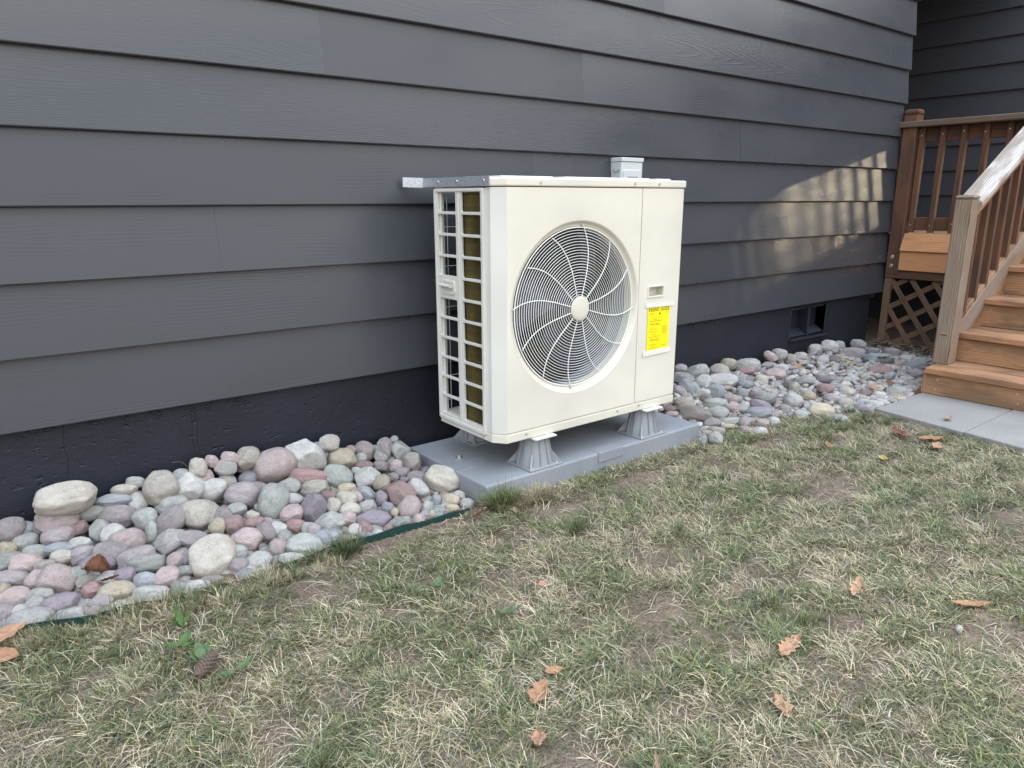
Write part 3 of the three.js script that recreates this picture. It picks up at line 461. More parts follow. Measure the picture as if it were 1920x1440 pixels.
// ---------------------------------------------------------------- deck behind, with railing and lattice skirt
const deck = thing('deck', 'raised brown wooden deck with slatted railing and lattice skirt', 'deck', [5.5, 0, 0.4]);
const cedar2 = M.cedar.clone(); cedar2.color = rgb(1.05, 0.98, 0.94);
{
  const post = part('post', box(5.458, 5.548, 0.556, 1.655, 0.004, 0.096, 0.004), M.darkWood, deck); post.userData.label = 'dark brown corner post bolted beside the house wall';
  part('post_cap', slab([[5.458, 0.004], [5.548, 0.004], [5.548, 0.096], [5.458, 0.096]], 1.655, 1.695, 0.016), M.darkWood, post);
  for (const y of [0.68, 0.617]) part('bolt', screwGeo(5.456, y, 0.042, '-x', 0.014), M.bolt, post);
  part('bracket', box(5.51, 5.528, 1.50, 1.565, 0.0965, 0.0985, 0.0005), M.zinc, post); part('bracket', box(5.51, 5.528, 0.865, 0.93, 0.0965, 0.0985, 0.0005), M.zinc, post);
  const rail = part('top_rail', box(5.435, 5.585, 1.572, 1.612, -0.01, 1.0, 0.005), M.railWood, deck); rail.userData.label = 'weathered flat top rail of the deck railing';
  part('upper_rail', box(5.536, 5.572, 1.478, 1.571, 0.098, 1.0), M.darkWood, deck);
  part('lower_rail', box(5.536, 5.572, 0.872, 0.962, 0.098, 0.88), M.darkWood, deck);
  for (let i = 0; i < 6; i++) { const z = 0.1205 + i * 0.134, b = part('baluster', box(5.499, 5.5355, 0.858, 1.571, z - 0.0175, z + 0.0175, 0.003), M.darkWood, deck); for (const y of [1.525, 0.915]) part('nail', screwGeo(5.4985, y + rr(-0.008, 0.008), z + rr(-0.005, 0.005), '-x', 0.0055), M.bolt, b); }
  for (let i = 0; i < 13; i++) part('deck_board', box(5.555 + i * 0.146, 5.695 + i * 0.146, 0.812, 0.846, -2.95, 2.2, 0.003), M.cedar, deck);
  part('apron_board', bar([5.470, 0.785, 0.099], [5.470, 0.785, 0.858], 0.132, 0.028, [0.40, 1, 0], 0.003), M.cedarNew, deck);
  part('fascia_board', box(5.447, 5.487, 0.588, 0.722, 0.099, 0.858, 0.004), M.cedarNew, deck);
  part('trim_board', box(5.462, 5.50, 0.528, 0.584, 0.006, 0.858, 0.003), M.darkWood, deck);
  part('rim_joist', box(5.502, 5.54, 0.60, 0.81, 0.1, 2.2), M.darkWood, deck);
  part('lattice_frame', box(5.466, 5.498, 0.0, 0.527, 0.004, 0.052, 0.003), M.latticeWood, deck);
  // diagonal lattice laths clipped to the opening y 0.02..0.527, z 0.05..0.86
  const lath = (z, y, ang, x) => {
    const c = Math.cos(ang), s = Math.sin(ang); let t0 = -9, t1 = 9;
    const lim = (p, d, lo, hi) => { const a = (lo - p) / d, b = (hi - p) / d; t0 = Math.max(t0, Math.min(a, b)); t1 = Math.min(t1, Math.max(a, b)); };
    lim(z, c, 0.03, 0.858); lim(y, s, 0.015, 0.526);
    if (t1 - t0 > 0.06) part('lath', bar([x, y + s * t0, z + c * t0], [x, y + s * t1, z + c * t1], 0.036, 0.007, [0, c, -s], 0.0012), M.latticeWood, deck);
  };
  for (let i = -3; i < 7; i++) lath(0.045 + i * 0.15, 0.52, -54 * Math.PI / 180, 5.480);
  for (let i = -5; i < 5; i++) lath(0.05, 0.31 + i * 0.15, 32 * Math.PI / 180, 5.490);
  part('shade_backing', box(6.9, 6.95, 0, 0.8, -2.9, 2.2), M.dark, deck);  // near-black sheet added to stand for the shade behind the lattice
}
// ---------------------------------------------------------------- stairs
const stairs = thing('staircase', 'cedar stairs rising right to the deck with weathered handrail', 'stairs', [4.8, 0, 1.4]);
{
  const ys = [0.179, 0.347, 0.516, 0.690], xs = [4.25, 4.555, 4.862, 5.165, 5.448];
  for (let i = 0; i < 4; i++) {
    const x0 = xs[i] - 0.022, x1 = xs[i + 1], w = (x1 - x0 - 0.006) / 2, zl = i ? 0.886 : 0.862;
    for (let k = 0; k < 2; k++) part('tread', box(x0 + k * (w + 0.006), x0 + k * (w + 0.006) + w, ys[i] - 0.034, ys[i], zl, 2.3, 0.004), k ? M.cedar : cedar2, stairs);
  }
  for (let i = 0; i < 5; i++) { const y0 = i ? ys[i - 1] + 0.001 : 0.030, y1 = (i < 4 ? ys[i] : 0.845) - 0.0345, b = part('riser', box(xs[i], xs[i] + 0.03, y0, y1, i ? 0.884 : 0.868, 2.3, 0.002), M.cedar, stairs); for (const [y, z] of [[y0 + 0.03, 0.92], [y1 - 0.03, 0.925], [y0 + 0.035, 1.32], [y1 - 0.03, 1.31]]) part('nail', screwGeo(xs[i] - 0.0005, y, z, '-x', 0.005), M.bolt, b); }
  part('end_panel', box(4.252, 4.56, 0.030, 0.1445, 0.846, 0.867, 0.002), M.cedar, stairs);
  const sl = 0.563, at = (x) => 0.347 + (x - 4.533) * sl;
  part('stringer', bar([4.46, at(4.46) - 0.085, 0.868], [5.46, at(5.46) - 0.085, 0.868], 0.30, 0.032, [0, 1, 0]), M.cedar, stairs).userData.label = 'cedar side board of the stairs beside the treads';
  const newel = part('newel_post', box(4.392, 4.482, 0.181, 1.088, 0.826, 0.916, 0.004), M.greyWood, stairs); newel.userData.label = 'grey weathered newel post on the bottom step';
  part('newel_cap', slab([[4.392, 0.826], [4.482, 0.826], [4.482, 0.916], [4.392, 0.916]], 1.088, 1.112, 0.012), M.greyWood, newel);
  const hr = (x) => 1.075 + (x - 4.50) * 0.555;
  part('handrail', bar([4.478, hr(4.478), 0.868], [5.56, hr(5.56), 0.868], 0.036, 0.125, [0, 1, 0], 0.005), M.paleWood, stairs).userData.label = 'whitish weathered sloping handrail above the newel post';
  part('sub_rail', bar([4.484, hr(4.484) - 0.066, 0.868], [5.50, hr(5.50) - 0.066, 0.868], 0.075, 0.034, [0, 1, 0]), M.cedar, stairs);
  const lr = (x) => 0.372 + (x - 4.60) * 0.60;
  part('lower_rail', bar([4.484, lr(4.484), 0.868], [5.48, lr(5.48), 0.868], 0.11, 0.044, [0, 1, 0], 0.004), M.greyWood, stairs);
  for (let i = 0; i < 7; i++) { const x = 4.575 + i * 0.128; part('baluster', box(x, x + 0.035, lr(x) + 0.06, hr(x) - 0.095, 0.850, 0.885, 0.003), M.darkWood, stairs); }
  part('carriage', box(4.29, 5.44, -0.02, 0.028, 0.90, 2.3), M.darkWood, stairs);
}
// ---------------------------------------------------------------- lawn edging
{
  const xs = []; for (let x = -0.9; x <= 1.372; x += 0.03) xs.push(x);
  const P = [], I = [];
  xs.forEach((x, i) => { const z = edgeZ(x) + 0.003 * Math.sin(x * 21), top = 0.025 + 0.006 * Math.sin(x * 7 + 1) + 0.003 * Math.sin(x * 31); for (const [dz, y] of [[-0.0025, -0.03], [-0.0025, top], [0.0025, top], [0.0025, -0.03]]) P.push(x, y, z + dz); if (i) { const a = (i - 1) * 4, b = i * 4; for (let k = 0; k < 3; k++) I.push(a + k, b + k, a + k + 1, b + k, b + k + 1, a + k + 1); } });
  const g = new THREE.BufferGeometry(); g.setAttribute('position', new THREE.Float32BufferAttribute(P, 3)); g.setIndex(I);
  const h = g.toNonIndexed(); h.computeVertexNormals(); single('lawn_edging', h, M.edging, 'thin green plastic edging strip between the left stone bed and the lawn', 'edging');
}
// ---------------------------------------------------------------- river stones
const stoneColor = { cream: [0.47, 0.43, 0.36], mauve: [0.31, 0.265, 0.27], blue: [0.29, 0.315, 0.335], green: [0.335, 0.35, 0.32], red: [0.30, 0.175, 0.165], white: [0.48, 0.47, 0.44], pink: [0.42, 0.325, 0.31], purple: [0.235, 0.195, 0.235], tan: [0.46, 0.39, 0.27], grey: [0.31, 0.31, 0.295], brown: [0.19, 0.16, 0.14] };
const stoneMats = {};
for (const [k, c] of Object.entries(stoneColor)) stoneMats[k] = [0, 1, 2, 3].map((i) => { const j = 0.76 + 0.09 * i, q = 0.30 - 0.05 * i; return std({ color: rgb(mix(c[0], 0.42, q) * j, mix(c[1], 0.395, q) * j, mix(c[2], 0.375, q) * j), map: stoneMaps[(i + c.length) % 4], roughness: 0.82, bumpMap: stoneMaps[(i + 1) % 4], bumpScale: 0.0045 }); });
function stoneGeo(k, angular, detail, full) {
  const planes = []; for (let i = 0; i < (angular ? 9 : full ? 2 : 5); i++) planes.push([new THREE.Vector3(rr(-1, 1), rr(-1, 1), rr(-1, 1)).normalize(), angular ? rr(0.62, 0.85) : rr(0.84, 1.0)]);
  const e = angular ? 2.6 : full ? 2.25 : rr(2.15, 2.7), s = k * 9.1;
  const R = (d) => {
    let r = Math.pow(Math.abs(d.x) ** e + Math.abs(d.y) ** e + Math.abs(d.z) ** e, -1 / e);
    r *= 1 + 0.16 * N(d.x * 0.9 + s, d.y * 0.9, d.z * 0.9) + 0.06 * N(d.x * 2.2, d.y * 2.2 + s, d.z * 2.2) + (angular ? 0.025 : 0.008) * N(d.x * 7, d.y * 7 + s, d.z * 7);
    for (const [n, q] of planes) { const c = d.dot(n); if (c > 0.05) { const p = q / c, h = clamp(0.5 + 0.5 * (p - r) / 0.09); r = mix(p, r, h) - 0.09 * h * (1 - h) * (angular ? 0.5 : 1); } }
    return r;
  };
  const g = new THREE.IcosahedronGeometry(1, detail), p = g.attributes.position, d = new THREE.Vector3(), t = new THREE.Vector3(), b = new THREE.Vector3(), nrm = [];
  const at = (v) => v.clone().normalize().multiplyScalar(R(v.clone().normalize()));
  for (let i = 0; i < p.count; i++) {
    d.fromBufferAttribute(p, i).normalize(); t.set(Math.abs(d.y) < 0.9 ? 0 : 1, Math.abs(d.y) < 0.9 ? 1 : 0, 0).cross(d).normalize(); b.crossVectors(d, t);
    const h = 0.03, a0 = at(d), du = at(d.clone().addScaledVector(t, h)).sub(at(d.clone().addScaledVector(t, -h))), dv = at(d.clone().addScaledVector(b, h)).sub(at(d.clone().addScaledVector(b, -h)));
    const n = du.cross(dv).normalize(); nrm.push(n.x, n.y, n.z); p.setXYZ(i, a0.x, a0.y, a0.z);
  }
  g.setAttribute('normal', new THREE.Float32BufferAttribute(nrm, 3)); g.computeBoundingBox();
  const c = g.boundingBox.getCenter(new THREE.Vector3()), z = g.boundingBox.getSize(new THREE.Vector3()); g.translate(-c.x, -c.y, -c.z); g.scale(1 / z.x, 1 / z.y, 1 / z.z); return g;
}
const roundStones = [], sharpStones = [], bigStones = [stoneGeo(101, false, 12, true), stoneGeo(107, false, 12, true), stoneGeo(113, false, 12, true)]; for (let i = 0; i < 12; i++) roundStones.push(stoneGeo(i, false, 9)); for (let i = 0; i < 5; i++) sharpStones.push(stoneGeo(i + 30, true, 10));
function stone([x, y, z], [w, h, d], [a, b, c], color, label, angular, side) {
  const m = shade(new THREE.Mesh(pick(angular ? sharpStones : w > 0.115 && h > 0.08 ? bigStones : roundStones), pick(stoneMats[color])));
  m.name = numbered('river_stone'); m.position.set(x, y, z); m.rotation.set(a, b, c); m.scale.set(w * 1.05, h * 1.17, d * 1.1);
  m.userData = { label, category: 'stone', group: side === 'left' ? 'river stones in the bed left of the pad' : 'river stones in the bed right of the pad' };
  scene.add(m); return m;
}
stone([.179, .2, .056], [.166, .091, .104], [-0.35, -0.07, -0.04], 'cream', 'big oval cream boulder resting beside the foundation at far left', false, 'left');
stone([.147, .129, .042], [.116, .07, .077], [-0.37, -0.05, -0.10], 'pink', 'large oval pink stone below the big oval cream boulder beside the foundation', false, 'left');
stone([.02, .136, .037], [.069, .086, .065], [-0.37, -0.01, -1.21], 'mauve', 'round mauve grey stone below left of the big oval cream boulder beside the foundation', false, 'left');
stone([.058, .126, .025], [.064, .04, .043], [-0.37, -0.02, -0.16], 'blue', 'oval blue grey stone below left of the big oval cream boulder beside the foundation', false, 'left');
stone([.104, .113, .027], [.058, .05, .046], [-0.37, -0.04, -0.16], 'mauve', 'small round mauve grey stone below left of the big oval cream boulder beside the foundation', false, 'left');
stone([.193, .096, .063], [.066, .042, .044], [-0.38, -0.07, 0.18], 'red', 'oval brick red stone below the big oval cream boulder beside the foundation', false, 'left');
stone([.14, .089, .077], [.09, .061, .063], [-0.39, -0.05, 0.01], 'mauve', 'oval mauve grey stone below the big oval cream boulder beside the foundation', false, 'left');
stone([.056, .089, .057], [.076, .052, .053], [-0.39, -0.02, 0.10], 'green', 'oval greenish grey stone above left of the upright speckled pink stone', false, 'left');
stone([.233, .126, .032], [.099, .045, .057], [-0.37, -0.09, -0.08], 'green', 'flat greenish grey stone below right of the big oval cream boulder beside the foundation', false, 'left');
stone([.312, .101, .052], [.122, .07, .078], [-0.38, -0.12, -0.18], 'mauve', 'large flat mauve grey stone right of the big oval cream boulder beside the foundation', false, 'left');
stone([.309, .151, .031], [.104, .038, .054], [-0.36, -0.12, -0.17], 'blue', 'flat blue grey stone right of the big oval cream boulder beside the foundation', false, 'left');
stone([.38, .194, .023], [.057, .033, .037], [-0.34, -0.14, -0.18], 'white', 'small flat whitish stone right of the big oval cream boulder beside the foundation', false, 'left');
stone([.345, .177, .026], [.08, .033, .044], [-0.35, -0.13, -0.09], 'cream', 'flat cream stone right of the big oval cream boulder beside the foundation', false, 'left');
stone([.377, .13, .033], [.07, .061, .055], [-0.37, -0.14, -0.53], 'white', 'round whitish stone left of the pear shaped cream stone', false, 'left');
stone([.448, .164, .05], [.11, .104, .091], [-0.36, -0.17, -0.01], 'cream', 'large round cream stone above left of the pear shaped cream stone', false, 'left');
stone([.517, .181, .026], [.058, .046, .044], [-0.35, -0.19, 0.17], 'green', 'small round greenish grey stone above left of the pear shaped cream stone', false, 'left');
stone([.468, .105, .079], [.102, .066, .07], [-0.38, -0.17, -0.10], 'green', 'oval greenish grey stone left of the pear shaped cream stone', false, 'left');
stone([.443, .085, .163], [.112, .068, .074], [-0.40, -0.17, 0.68], 'mauve', 'large oval mauve grey stone left of the pear shaped cream stone', false, 'left');
stone([.534, .141, .047], [.102, .094, .083], [-0.37, -0.20, -0.19], 'white', 'round whitish stone above left of the pear shaped cream stone', false, 'left');
stone([.609, .116, .05], [.1, .078, .075], [-0.38, -0.22, 0.07], 'white', 'oval whitish stone above right of the pear shaped cream stone', false, 'left');
stone([.532, .088, .17], [.096, .118, .091], [-0.40, -0.20, 1.20], 'cream', 'pear shaped cream stone standing narrow end down mid bed', false, 'left');
stone([.381, .095, .114], [.071, .067, .058], [-0.39, -0.14, 0.34], 'green', 'round greenish grey stone left of the pear shaped cream stone', false, 'left');
stone([.379, .079, .187], [.035, .065, .04], [-0.41, -0.15, -0.19], 'green', 'small round greenish grey stone left of the pear shaped cream stone', false, 'left');
stone([.595, .156, .029], [.056, .058, .048], [-0.36, -0.22, -0.19], 'pink', 'small round pink stone above the pear shaped cream stone', false, 'left');
stone([.576, .2, .03], [.058, .061, .05], [-0.34, -0.21, -0.18], 'cream', 'small round cream stone above the pear shaped cream stone', false, 'left');
stone([.624, .21, .022], [.044, .039, .035], [-0.34, -0.23, -0.18], 'pink', 'small round pink stone left of the tall pale pink stone', false, 'left');
stone([.666, .18, .032], [.076, .054, .054], [-0.35, -0.24, -0.10], 'white', 'oval whitish stone left of the tall pale pink stone', false, 'left');
stone([.685, .207, .028], [.062, .046, .046], [-0.34, -0.25, -0.19], 'pink', 'oval pink stone left of the tall pale pink stone', false, 'left');
stone([.732, .163, .024], [.056, .035, .038], [-0.36, -0.27, -0.19], 'red', 'small oval brick red stone left of the tall pale pink stone', false, 'left');
stone([.659, .123, .038], [.066, .064, .055], [-0.37, -0.24, -0.72], 'cream', 'round cream stone above right of the pear shaped cream stone', false, 'left');
stone([.747, .199, .037], [.078, .072, .064], [-0.34, -0.27, -0.19], 'cream', 'round cream stone left of the tall pale pink stone', false, 'left');
stone([.826, .16, .06], [.12, .135, .108], [-0.36, -0.30, -1.24], 'pink', 'tall pale pink stone with a rusty nick leaning near the foundation', false, 'left');
stone([.739, .124, .041], [.073, .059, .056], [-0.37, -0.27, -0.20], 'blue', 'round blue grey stone below left of the tall pale pink stone', false, 'left');
stone([.687, .101, .126], [.117, .081, .083], [-0.39, -0.26, -0.29], 'mauve', 'large oval mauve grey stone left of the upright pale green stone', false, 'left');
stone([.742, .105, .129], [.059, .057, .05], [-0.39, -0.28, -0.20], 'mauve', 'small round mauve grey stone above left of the upright pale green stone', false, 'left');
stone([.763, .081, .213], [.131, .093, .094], [-0.41, -0.29, 1.04], 'green', 'upright pale green oval stone in the middle of the stone bed', false, 'left');
stone([.844, .1, .154], [.08, .058, .058], [-0.40, -0.32, -0.47], 'white', 'oval whitish stone above right of the upright pale green stone', false, 'left');
stone([.942, .163, .066], [.159, .108, .111], [-0.36, -0.34, -0.76], 'white', 'large angular whitish stone right of the tall pale pink stone', true, 'left');
stone([.926, .108, .126], [.142, .06, .078], [-0.39, -0.34, -0.30], 'red', 'large flat brick red stone above the square purple stone', false, 'left');
stone([.917, .09, .201], [.097, .056, .062], [-0.41, -0.35, -0.13], 'cream', 'flat cream stone above the square purple stone', false, 'left');
stone([.638, .085, .201], [.07, .043, .047], [-0.41, -0.25, -0.03], 'green', 'oval greenish grey stone right of the pear shaped cream stone', false, 'left');
stone([.593, .083, .214], [.056, .05, .045], [-0.41, -0.23, -0.73], 'mauve', 'small round mauve grey stone right of the pear shaped cream stone', false, 'left');
stone([.609, .067, .277], [.064, .059, .052], [-0.43, -0.24, 0.32], 'red', 'round brick red stone right of the pear shaped cream stone', false, 'left');
stone([.666, .064, .297], [.065, .036, .041], [-0.43, -0.26, -0.04], 'red', 'flat brick red stone below left of the upright pale green stone', false, 'left');
stone([.675, .074, .255], [.043, .032, .031], [-0.42, -0.26, -0.21], 'cream', 'small oval cream stone below left of the upright pale green stone', false, 'left');
stone([.56, .07, .263], [.056, .053, .046], [-0.42, -0.22, -0.20], 'tan', 'small round tan stone below right of the pear shaped cream stone', false, 'left');
stone([.789, .063, .304], [.079, .06, .059], [-0.43, -0.31, 0.21], 'pink', 'oval pink stone below right of the upright pale green stone', false, 'left');
stone([.867, .062, .306], [.095, .093, .08], [-0.43, -0.34, -0.23], 'purple', 'square rough purple stone among rounded ones left of the pad', true, 'left');
stone([.781, .047, .368], [.068, .042, .046], [-0.45, -0.31, -0.23], 'red', 'oval brick red stone below left of the square purple stone', false, 'left');
stone([.935, .062, .322], [.048, .051, .042], [-0.44, -0.37, -0.23], 'cream', 'small round cream stone right of the square purple stone', false, 'left');
stone([.889, .04, .392], [.099, .059, .065], [-0.46, -0.36, -0.03], 'green', 'angular greenish grey stone above the pale blue oval stone', true, 'left');
stone([.684, .05, .357], [.072, .053, .052], [-0.45, -0.28, -1.09], 'mauve', 'oval mauve grey stone below the upright pale green stone', false, 'left');
stone([.721, .049, .36], [.055, .051, .045], [-0.45, -0.29, -0.22], 'white', 'small round whitish stone below the upright pale green stone', false, 'left');
stone([.617, .047, .362], [.1, .067, .069], [-0.45, -0.25, -0.30], 'pink', 'oval pink stone above right of the big cream boulder at the edging', false, 'left');
stone([.419, .065, .258], [.093, .06, .063], [-0.42, -0.17, 0.24], 'white', 'angular whitish stone below left of the pear shaped cream stone', true, 'left');
stone([.477, .063, .286], [.085, .047, .054], [-0.43, -0.19, -0.37], 'mauve', 'flat mauve grey stone below the pear shaped cream stone', false, 'left');
stone([.308, .073, .2], [.101, .069, .071], [-0.41, -0.12, 0.08], 'pink', 'oval pink stone above the tan stone beside the curled leaf', false, 'left');
stone([.278, .083, .148], [.073, .06, .056], [-0.40, -0.11, 0.43], 'white', 'round whitish stone above the tan stone beside the curled leaf', false, 'left');
stone([.253, .088, .111], [.071, .06, .056], [-0.39, -0.10, -0.79], 'green', 'round greenish grey stone below right of the big oval cream boulder beside the foundation', false, 'left');
stone([.19, .081, .142], [.058, .034, .038], [-0.40, -0.07, -0.17], 'white', 'small flat whitish stone above right of the upright speckled pink stone', false, 'left');
stone([.138, .077, .137], [.092, .034, .048], [-0.40, -0.05, -0.17], 'blue', 'flat blue grey stone above the upright speckled pink stone', false, 'left');
stone([.138, .069, .187], [.069, .044, .047], [-0.41, -0.05, -0.08], 'cream', 'oval cream stone above the upright speckled pink stone', false, 'left');
stone([.189, .067, .203], [.071, .049, .05], [-0.41, -0.07, 0.09], 'mauve', 'oval mauve grey stone above right of the upright speckled pink stone', false, 'left');
stone([.255, .062, .241], [.099, .069, .07], [-0.42, -0.10, -0.49], 'mauve', 'oval mauve grey stone above the tan stone beside the curled leaf', false, 'left');
stone([.212, .055, .27], [.1, .051, .061], [-0.43, -0.08, -0.18], 'purple', 'flat purple stone above left of the tan stone beside the curled leaf', false, 'left');
stone([.314, .053, .294], [.104, .061, .067], [-0.44, -0.13, 0.16], 'mauve', 'flat mauve grey stone above right of the tan stone beside the curled leaf', false, 'left');
stone([.332, .046, .335], [.104, .051, .062], [-0.44, -0.14, -0.09], 'green', 'flat greenish grey stone above right of the tan stone beside the curled leaf', false, 'left');
stone([.504, .034, .406], [.136, .13, .113], [-0.46, -0.21, 0.14], 'cream', 'big round cream boulder at the green edging, largest by the grass', false, 'left');
stone([.048, .065, .168], [.084, .059, .06], [-0.41, -0.02, -0.34], 'pink', 'oval pink stone above left of the upright speckled pink stone', false, 'left');
stone([.017, .071, .131], [.069, .051, .051], [-0.40, -0.01, -0.16], 'green', 'oval greenish grey stone left of the upright speckled pink stone', false, 'left');
stone([.01, .083, .071], [.049, .052, .043], [-0.39, -0.00, -0.16], 'tan', 'small round tan stone above left of the upright speckled pink stone', false, 'left');
stone([.074, .077, .123], [.062, .044, .045], [-0.40, -0.03, -0.16], 'green', 'oval greenish grey stone below left of the big oval cream boulder beside the foundation', false, 'left');
stone([.089, .063, .203], [.056, .033, .036], [-0.42, -0.03, 0.01], 'cream', 'small oval cream stone above left of the upright speckled pink stone', false, 'left');
stone([.111, .046, .279], [.083, .092, .074], [-0.44, -0.04, 1.05], 'pink', 'upright speckled pink stone beside a curled brown leaf', false, 'left');
stone([.062, .05, .255], [.059, .054, .048], [-0.43, -0.02, -0.16], 'pink', 'small round pink stone left of the upright speckled pink stone', false, 'left');
stone([.156, .05, .29], [.052, .044, .041], [-0.44, -0.06, -0.96], 'green', 'small round greenish grey stone right of the upright speckled pink stone', false, 'left');
stone([.013, .054, .219], [.079, .046, .051], [-0.42, -0.01, -0.42], 'mauve', 'flat mauve grey stone left of the upright speckled pink stone', false, 'left');
stone([.181, .042, .331], [.065, .033, .04], [-0.45, -0.07, 0.08], 'cream', 'flat cream stone left of the tan stone beside the curled leaf', false, 'left');
stone([.225, .04, .354], [.063, .043, .044], [-0.45, -0.09, -0.18], 'white', 'oval whitish stone above left of the tan stone beside the curled leaf', false, 'left');
stone([.266, .04, .366], [.06, .047, .045], [-0.45, -0.11, 0.16], 'purple', 'small oval purple stone above right of the tan stone beside the curled leaf', false, 'left');
stone([.31, .031, .408], [.06, .044, .044], [-0.46, -0.13, -0.19], 'blue', 'small oval blue grey stone above right of the tan stone beside the curled leaf', false, 'left');
stone([.364, .029, .424], [.078, .057, .057], [-0.47, -0.15, 0.01], 'pink', 'oval pink stone right of the tan stone beside the curled leaf', false, 'left');
stone([.406, .043, .364], [.055, .046, .043], [-0.45, -0.17, 0.50], 'pink', 'small round pink stone left of the big cream boulder at the edging', false, 'left');
stone([.442, .044, .373], [.053, .038, .038], [-0.45, -0.18, 1.19], 'mauve', 'small oval mauve grey stone left of the big cream boulder at the edging', false, 'left');
stone([.416, .033, .424], [.043, .027, .029], [-0.47, -0.17, -0.20], 'green', 'small oval greenish grey stone left of the big cream boulder at the edging', false, 'left');
stone([.004, .035, .304], [.08, .062, .06], [-0.44, -0.00, 0.40], 'pink', 'oval pink stone above left of the big flat grey stone', false, 'left');
stone([.062, .036, .327], [.065, .038, .042], [-0.45, -0.03, -0.17], 'white', 'oval whitish stone below left of the upright speckled pink stone', false, 'left');
stone([.045, .03, .364], [.052, .044, .041], [-0.46, -0.02, -0.17], 'white', 'small round whitish stone above the big flat grey stone', false, 'left');
stone([.099, .025, .397], [.093, .054, .06], [-0.46, -0.04, 0.09], 'purple', 'flat purple stone below the upright speckled pink stone', false, 'left');
stone([.236, .027, .42], [.098, .055, .062], [-0.47, -0.10, -0.27], 'tan', 'tan oblong stone just right of the curled brown leaf', false, 'left');
stone([.183, .034, .383], [.059, .045, .044], [-0.46, -0.08, -0.18], 'red', 'small oval brick red stone left of the tan stone beside the curled leaf', false, 'left');
stone([.192, .021, .444], [.065, .044, .046], [-0.47, -0.08, -0.18], 'mauve', 'oval mauve grey stone below left of the tan stone beside the curled leaf', false, 'left');
stone([.23, .017, .493], [.064, .033, .039], [-0.49, -0.10, -0.19], 'white', 'flat whitish stone below the tan stone beside the curled leaf', false, 'left');
stone([-.023, .026, .359], [.054, .054, .046], [-0.46, 0.01, -0.16], 'mauve', 'small round mauve grey stone left of the big flat grey stone', false, 'left');
stone([.012, .024, .375], [.047, .042, .037], [-0.46, -0.00, -0.16], 'white', 'small round whitish stone above left of the big flat grey stone', false, 'left');
stone([.112, .016, .463], [.089, .043, .053], [-0.48, -0.05, -0.09], 'white', 'angular whitish stone right of the big flat grey stone', true, 'left');
stone([.174, .017, .486], [.056, .037, .039], [-0.49, -0.08, -0.18], 'pink', 'small oval pink stone below left of the tan stone beside the curled leaf', false, 'left');
stone([.154, .018, .469], [.032, .027, .025], [-0.48, -0.07, -0.18], 'pink', 'small round pink stone below left of the tan stone beside the curled leaf', false, 'left');
stone([-.026, .017, .422], [.043, .042, .036], [-0.47, 0.01, -0.16], 'mauve', 'small round mauve grey stone below left of the upright speckled pink stone', false, 'left');
stone([.029, .016, .425], [.108, .064, .071], [-0.48, -0.01, -0.08], 'grey', 'big flat grey stone at the lower left corner beside the grass', false, 'left');
stone([-.016, .045, .261], [.049, .03, .033], [-0.43, 0.01, 1.24], 'tan', 'small oval tan stone above left of the big flat grey stone', false, 'left');
stone([.428, .017, .512], [.067, .034, .04], [-0.49, -0.18, -0.21], 'white', 'flat whitish stone below left of the big cream boulder at the edging', false, 'left');
stone([.311, .019, .474], [.092, .042, .053], [-0.48, -0.13, -0.20], 'white', 'flat whitish stone right of the tan stone beside the curled leaf', false, 'left');
stone([.38, .018, .491], [.043, .038, .034], [-0.48, -0.16, -0.21], 'green', 'small round greenish grey stone below left of the big cream boulder at the edging', false, 'left');
stone([.613, .022, .482], [.082, .056, .058], [-0.48, -0.26, -0.23], 'white', 'oval whitish stone right of the big cream boulder at the edging', false, 'left');
stone([.684, .029, .447], [.063, .051, .048], [-0.47, -0.28, 1.17], 'pink', 'round pink stone below the upright pale green stone', false, 'left');
stone([.576, .036, .416], [.052, .046, .041], [-0.46, -0.24, -0.22], 'green', 'small round greenish grey stone right of the big cream boulder at the edging', false, 'left');
stone([.554, .023, .481], [.056, .05, .045], [-0.48, -0.23, -0.22], 'mauve', 'small round mauve grey stone right of the big cream boulder at the edging', false, 'left');
stone([.556, .018, .529], [.054, .033, .036], [-0.50, -0.24, -0.23], 'blue', 'small oval blue grey stone below right of the big cream boulder at the edging', false, 'left');
stone([.762, .02, .47], [.116, .075, .079], [-0.48, -0.32, -0.38], 'green', 'large oval greenish grey stone left of the pale blue oval stone', false, 'left');
stone([.703, .017, .514], [.073, .032, .041], [-0.49, -0.30, -0.24], 'white', 'flat whitish stone below left of the pale blue oval stone', false, 'left');
stone([.842, .022, .467], [.086, .057, .059], [-0.48, -0.35, -0.07], 'blue', 'oval blue grey stone left of the pale blue oval stone', false, 'left');
stone([.81, .038, .408], [.055, .049, .044], [-0.46, -0.33, -0.24], 'white', 'small round whitish stone below the square purple stone', false, 'left');
stone([.722, .037, .411], [.048, .053, .043], [-0.46, -0.30, -0.23], 'green', 'small round greenish grey stone below the upright pale green stone', false, 'left');
stone([.826, .083, .23], [.064, .041, .044], [-0.41, -0.32, -0.22], 'white', 'oval whitish stone right of the upright pale green stone', false, 'left');
stone([1.055, .189, .034], [.075, .057, .055], [-0.35, -0.38, -0.20], 'cream', 'oval cream stone above left of the big yellowish cobble', false, 'left');
stone([1.012, .176, .029], [.071, .041, .046], [-0.35, -0.36, -0.20], 'green', 'flat greenish grey stone above left of the big yellowish cobble', false, 'left');
stone([1.028, .139, .025], [.05, .044, .04], [-0.36, -0.37, -0.20], 'blue', 'small round blue grey stone left of the big yellowish cobble', false, 'left');
stone([1.09, .118, .06], [.116, .083, .084], [-0.38, -0.39, -0.39], 'tan', 'big yellowish cobble with rough skin near the foundation', false, 'left');
